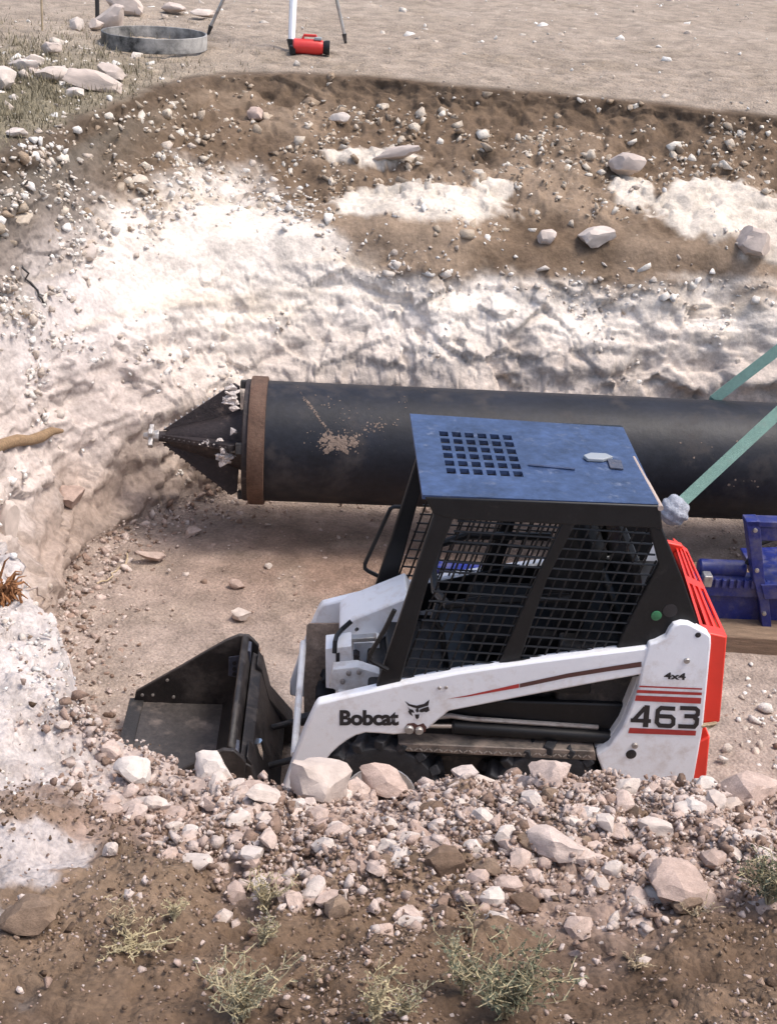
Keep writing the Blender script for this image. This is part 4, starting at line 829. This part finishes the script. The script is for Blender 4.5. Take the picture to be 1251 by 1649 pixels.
for yy in (.06,):
    MB().box(((xl + .5) / 2, yy, (z0 + z1) / 2), (.5 - xl, .10, z1 - z0)).build('track_rail', 'blue', RG, .006)
    MB().box(((xl + .5) / 2, yy + .01, (z0 + zb0) / 2), (.5 - xl, .05, max(.05, z0 - zb0) - .01)).box(((xl + .5) / 2, yy, max(.03, zb0)), (.5 - xl, .16, .05)).build('track_beam', 'blue', RG, .006)
    tm = MB(); k = 0
    x = xl + .03
    while x < .48: tm.box((x, yy - .055, z1 - .02), (.022, .03, .05)); x += .042
    tm.build('rack_teeth', 'blue', RG, .003)['kind'] = 'stuff'
bm_ = MB(); q = RX(1168, 915, 6.95); bm_.lathe([(.001, -.16), (.04, -.16), (.05, -.15), (.05, .10), (.04, .11), (.001, .11)], (q[0], .10, q[1]), (1, 0, 0), 20).build('drive_cylinder', 'blue', RG)
MB().tube([(q[0] + .1, .06, q[1] + .05), (q[0] + .16, .1, q[1] + .16), (q[0] + .30, .14, q[1] + .2), (q[0] + .5, .16, q[1] + .12)], .014, 8).build('hydraulic_hose', 'black', RG)
for (px, py) in ((1213, 850), (1216, 915), (1228, 985), (1237, 1024)): b_ = RX(px, py); MB().lathe([(.0005, -.012), (.012, -.010), (.013, .004)], (b_[0], -.032, b_[1]), (0, 1, 0), 8).build('bolt', 'steel', RG)
q = RX(1130, 918, 6.95); MB().box((q[0], .0, q[1]), (.05, .07, .07)).build('clamp', 'steel', RG, .006)
for k, (px, w_) in enumerate(((1205, .5), (1060, .4))):
    c = aty(px, 1022, 6.95); MB().box((0, 0, .06), (w_, .9, .12)).build('timber_sleeper', 'wood', None, .01, label=('pale brown timber under the blue rig at the right edge', 'brown timber under the blue rig hidden behind the red tailgate')[k], cat='timber', group='timbers under the blue rig').location = (c[0], 7.15, -.02)
# ------------------------------------------------------------------ things on the far ground
p = hit(250, 72)
RGN = thing('steel_ring', 'flat steel ring cut from a pipe lying on the ground above the pit corner', 'ring', tuple(p), 0)
MB().lathe([(.44, 0), (.44, .12), (.425, .12), (.425, 0)], (0, 0, 0), (0, 0, 1), 56, True).build('ring_band', 'ring', RGN, .003)
TR = thing('tripod', 'surveying tripod with one thick white leg and two thin grey legs on the far ground', 'tripod', tuple(hit(470, 80)), 0)
t0 = np.array(TR.location); head = np.array([-1.10, 12.72, 4.05]) - t0
for (px, py, m, r_) in ((471, 80, 'white', .036), (335, 50, 'steel', .018), (558, 66, 'steel', .018)):
    ft = hit(px, py) - t0; MB().tube([ft + (head - ft) * .03, ft + (head - ft) * .5, head], [r_ * .8, r_, r_], 8).build('leg', m, TR)
    MB().tube([ft - np.array([0, 0, .03]), ft + (head - ft) * .05], [.008, r_ * 1.2], 8).build('foot', 'dark', TR)
MB().lathe([(.001, -.04), (.09, -.04), (.09, .03), (.05, .05), (.05, .2), (.001, .2)], head, (0, 0, 1), 16).build('tripod_head', 'dark', TR)
p = hit(500, 84); RC = thing('red_canister', 'small red metal canister lying against the foot of the white tripod leg', 'canister', (p[0], p[1], p[2]), .05)
MB().lathe([(.001, -.15), (.05, -.15), (.062, -.14), (.064, .06), (.055, .10), (.03, .12), (.001, .12)], (0.01, 0, .06), (1, 0, 0), 18).build('tank', 'redcan', RC)
MB().tube([(-.06, 0, .12), (-.05, 0, .15), (.05, 0, .15), (.06, 0, .12)], .012, 6).build('carry_handle', 'redcan', RC)
MB().lathe([(.001, .1), (.05, .1), (.06, .13), (.06, .16), (.001, .16)], (0.01, 0, .06), (1, 0, 0), 14).build('end_cap', 'black', RC)
MB().box((-.14, 0, .03), (.05, .12, .07)).build('stand', 'black', RC, .006)
MB().box((.07, -.02, .13), (.06, .04, .025)).build('valve', 'cream', RC, .006)
for (px, py, r_, h_, lab) in ((155, 30, .02, 1.3, 'dark iron stake standing among the white stones'), (66, 46, .009, 1.1, 'thin grey stake at the top left in the grass')):
    p = hit(px, py); MB().tube([(0, 0, -.1), (.01, 0, h_ * .5), (.02, .01, h_)], r_, 8).build('stake', 'dark' if r_ > .01 else 'twig', None, label=lab, cat='stake').location = tuple(p)
# ------------------------------------------------------------------ sticks, roots and plants
def limb(name, pxs, r_, m, lab, cat, lift=.02, n=8, wob=.01):
    P = [hit(*q) for q in pxs]; o0 = P[0]; pts = []
    for i in range(len(P) - 1):
        for k in range(4): pts.append(Vector(P[i] + (P[i + 1] - P[i]) * k / 4 - o0) + Vector((rnd.gauss(0, wob), rnd.gauss(0, wob), lift + rnd.gauss(0, wob))))
    pts.append(Vector(P[-1] - o0) + Vector((0, 0, lift))); rs = [r_ * rnd.uniform(.85, 1.1) for _ in pts]; rs[-1] *= .7
    o = MB().tube(pts, rs, n).build(name, m, None, 0, 50, label=lab, cat=cat); o.location = tuple(o0); return o
lp = hit(100, 694); e2 = hit(4, 712); tc_ = (EYE - lp) / np.linalg.norm(EYE - lp); lp = lp + tc_ * .03; e2 = e2 + tc_ * .10; e2 = lp + (e2 - lp) / np.linalg.norm(e2 - lp) * .95 + np.array([0, 0, -.03])
mb = MB(); mb.tube([Vector((e2 - lp) * (k / 8)) + Vector((0, .012 * math.sin(2.2 * k), .012 * math.sin(1.7 * k))) for k in range(9)], [.012, .026, .033, .030, .035, .033, .038, .036, .04], 9)
mb.build('timber', 'log', None, 0, 45, label='broken brown timber stuck out of the left pit wall', cat='timber').location = tuple(lp)
limb('root', ((30, 425), (48, 455), (62, 480), (76, 494)), .007, 'dark', 'thin dark root hanging down the upper left pit wall', 'root')
limb('twig', ((162, 946), (185, 930), (200, 912), (205, 896)), .005, 'twig', 'bent pale twig on the pit floor at the left', 'twig')
limb('twig', ((12, 932), (40, 955), (70, 968), (92, 966)), .004, 'tan', 'pinkish thin root lying on the white left bank', 'root')
p = hit(4, 965); RT = thing('root_clump', 'rust brown matted root clump at the left edge of the white bank', 'root clump', tuple(p), 0)
mb = MB()
for k in range(130):
    a = rnd.uniform(0, 6.28); h = rnd.uniform(.06, .16); q = Vector((rnd.gauss(0, .02), rnd.gauss(0, .02), rnd.uniform(0, .04))); e = Vector((math.cos(a) * rnd.uniform(.2, .6) * h, math.sin(a) * .5 * h, h * rnd.uniform(-.3, .8))); mb.tube([q, q + e * .6, q + e + Vector((0, 0, -.03))], [.0055, .004, .0015], 4)
mb.build('root_fibres', 'root', RT)
p = hit(10, 850); o = put('boulder', rock_mesh('boulder', 1234, 3, .9, 'rockwhite', 10, .05), p, .12, (0, .2, .3), 'smooth cream coloured boulder at the left edge below the timber', 'boulder', None, (.6, .6, 1.2), .3)
def weed(px, py, hpx, wpx, n, m, leafm, lab, seed, leafn=10, spiky=False, wilt=.5):
    R = random.Random(seed); p = hit(px, py); dist = float((p - EYE) @ FW); H = hpx / FOC * dist * 1.15; Wd_ = wpx / FOC * dist / 2
    T_ = thing('weed', lab, 'weed', tuple(p), 0, None); st = MB(); lf = MB()
    for k in range(n):
        a = R.uniform(0, 6.28); e = Vector((math.cos(a) * Wd_ * R.uniform(.25, 1), math.sin(a) * Wd_ * R.uniform(.2, .8), H * R.uniform(.45, 1) * (1 if not spiky else R.uniform(.4, 1)))); q = [Vector((R.gauss(0, .006), R.gauss(0, .006), -.01))]
        for j in (1, 2, 3, 4, 5): u = j / 5; q.append(Vector((e.x * u ** 1.3, e.y * u ** 1.3, e.z * u ** .8)) + Vector((R.gauss(0, .005), R.gauss(0, .005), 0)))
        r0 = R.uniform(.0017, .0028); st.tube(q, [r0 * (1 - .14 * j) for j in range(6)], 4)
        tw = []
        for j in (1, 2, 3, 4):
            for _ in range(2 if not spiky else 4):
                dd = Vector((R.gauss(0, 1), R.gauss(0, 1), R.uniform(-.1, 1))).normalized() * H * R.uniform(.08, .24); b = q[j] + (q[j + 1] - q[j]) * R.random(); st.tube([b, b + dd * .6, b + dd], [r0 * .7, r0 * .5, r0 * .3], 3); tw.append((b, dd))
        for b, dd in tw:
            for _ in range(leafn):
                c = b + dd * R.random(); L_ = H * R.uniform(.028, .062) * (.6 if spiky else 1); dv = (dd.normalized() + Vector((R.gauss(0, .8), R.gauss(0, .8), R.gauss(.1, .6)))).normalized(); s_ = dv.orthogonal().normalized(); s_.rotate(Matrix.Rotation(R.uniform(0, 6.28), 3, dv)); s_ *= L_ * R.uniform(.18, .36)
                bend = Vector((0, 0, -wilt * L_ * .3)); lf.add([c, c + dv * L_ * .5 + s_, c + dv * L_ + bend, c + dv * L_ * .5 - s_], [(0, 1, 2, 3)])
    st.build('stem', m, T_, smooth=60); lf.build('leaves', leafm, T_, smooth=0); return T_
weed(214, 1532, 42, 175, 20, 'leafdry', 'leafdry', 'low dry thorny weed with tan twigs on the brown ground at lower left', 1, 3, True)
weed(192, 1500, 70, 60, 6, 'twig', 'leafdry', 'tall thin dry stalk rising behind the thorny weed', 2, 4)
weed(285, 1480, 40, 70, 9, 'leafdry', 'leafdry', 'pale dry sprig right of the thorny weed', 21, 5)
weed(395, 1640, 105, 190, 26, 'leafdry', 'leaf', 'bushy grey green weed at the bottom edge left of the middle', 3, 7)
weed(425, 1462, 70, 120, 12, 'leafdry', 'leafdry', 'pale feathery weed at the foot of the rubble slope', 4, 7)
weed(425, 1520, 60, 70, 9, 'leafdry', 'leaf', 'small grey weed above the bushy weed at the bottom', 5, 7)
weed(600, 1649, 115, 90, 9, 'leafdry', 'leafdry', 'thin upright dry weed at the bottom edge in the middle', 6, 6)
weed(650, 1640, 80, 120, 10, 'leafdry', 'leaf', 'straggly weed between the dry stalks and the big green bush', 7, 7)
weed(815, 1640, 130, 215, 34, 'leafdry', 'leafdark', 'largest green bushy weed at the bottom right of the middle', 8, 9)
weed(745, 1600, 110, 120, 14, 'leafdry', 'leaf', 'light green weed at the left side of the largest bush', 9, 8)
weed(757, 1500, 70, 40, 4, 'twig', 'leafdry', 'two bare dry stalks below the brown boulder', 10, 1)
weed(1238, 1462, 105, 130, 26, 'leafdry', 'leafdark', 'green bush at the right edge beside the rubble', 11, 9)
weed(1120, 1475, 34, 90, 8, 'twig', 'leafdry', 'few dry grass blades under the reddish flat rock', 12, 1)
weed(1020, 1560, 34, 60, 7, 'twig', 'leafdry', 'small dry tuft on the brown ground at lower right', 13, 3)
weed(510, 1590, 40, 40, 4, 'twig', 'root', 'short brown dead stalk right of the bushy weed', 14, 2)
weed(345, 1590, 70, 20, 2, 'twig', 'leafdry', 'single bare upright stalk left of the bushy weed', 15, 1)
# grass above the pit corner
gw = np.exp(-(((V[:, 0] + 2.9) / .9) ** 2 + ((V[:, 1] - 9.6) / 2.0) ** 2)) * far * sstep(4.95, 5.2, t)
q, P, s = scatter(gw * (.3 + sstep(-.1, .4, mid)), 8000, .03, .10, 2.); g = MB()
for p, h in zip(P, s):
    a = rnd.uniform(0, 6.28); e = np.array([math.cos(a) * .5 * h, math.sin(a) * .5 * h, h]); sd = np.array([-math.sin(a), math.cos(a), 0]) * .0045; g.add([p - sd, p + sd, p + e], [(0, 1, 2)])
g.build('grass', 'grassm', None, smooth=0, kind='stuff')
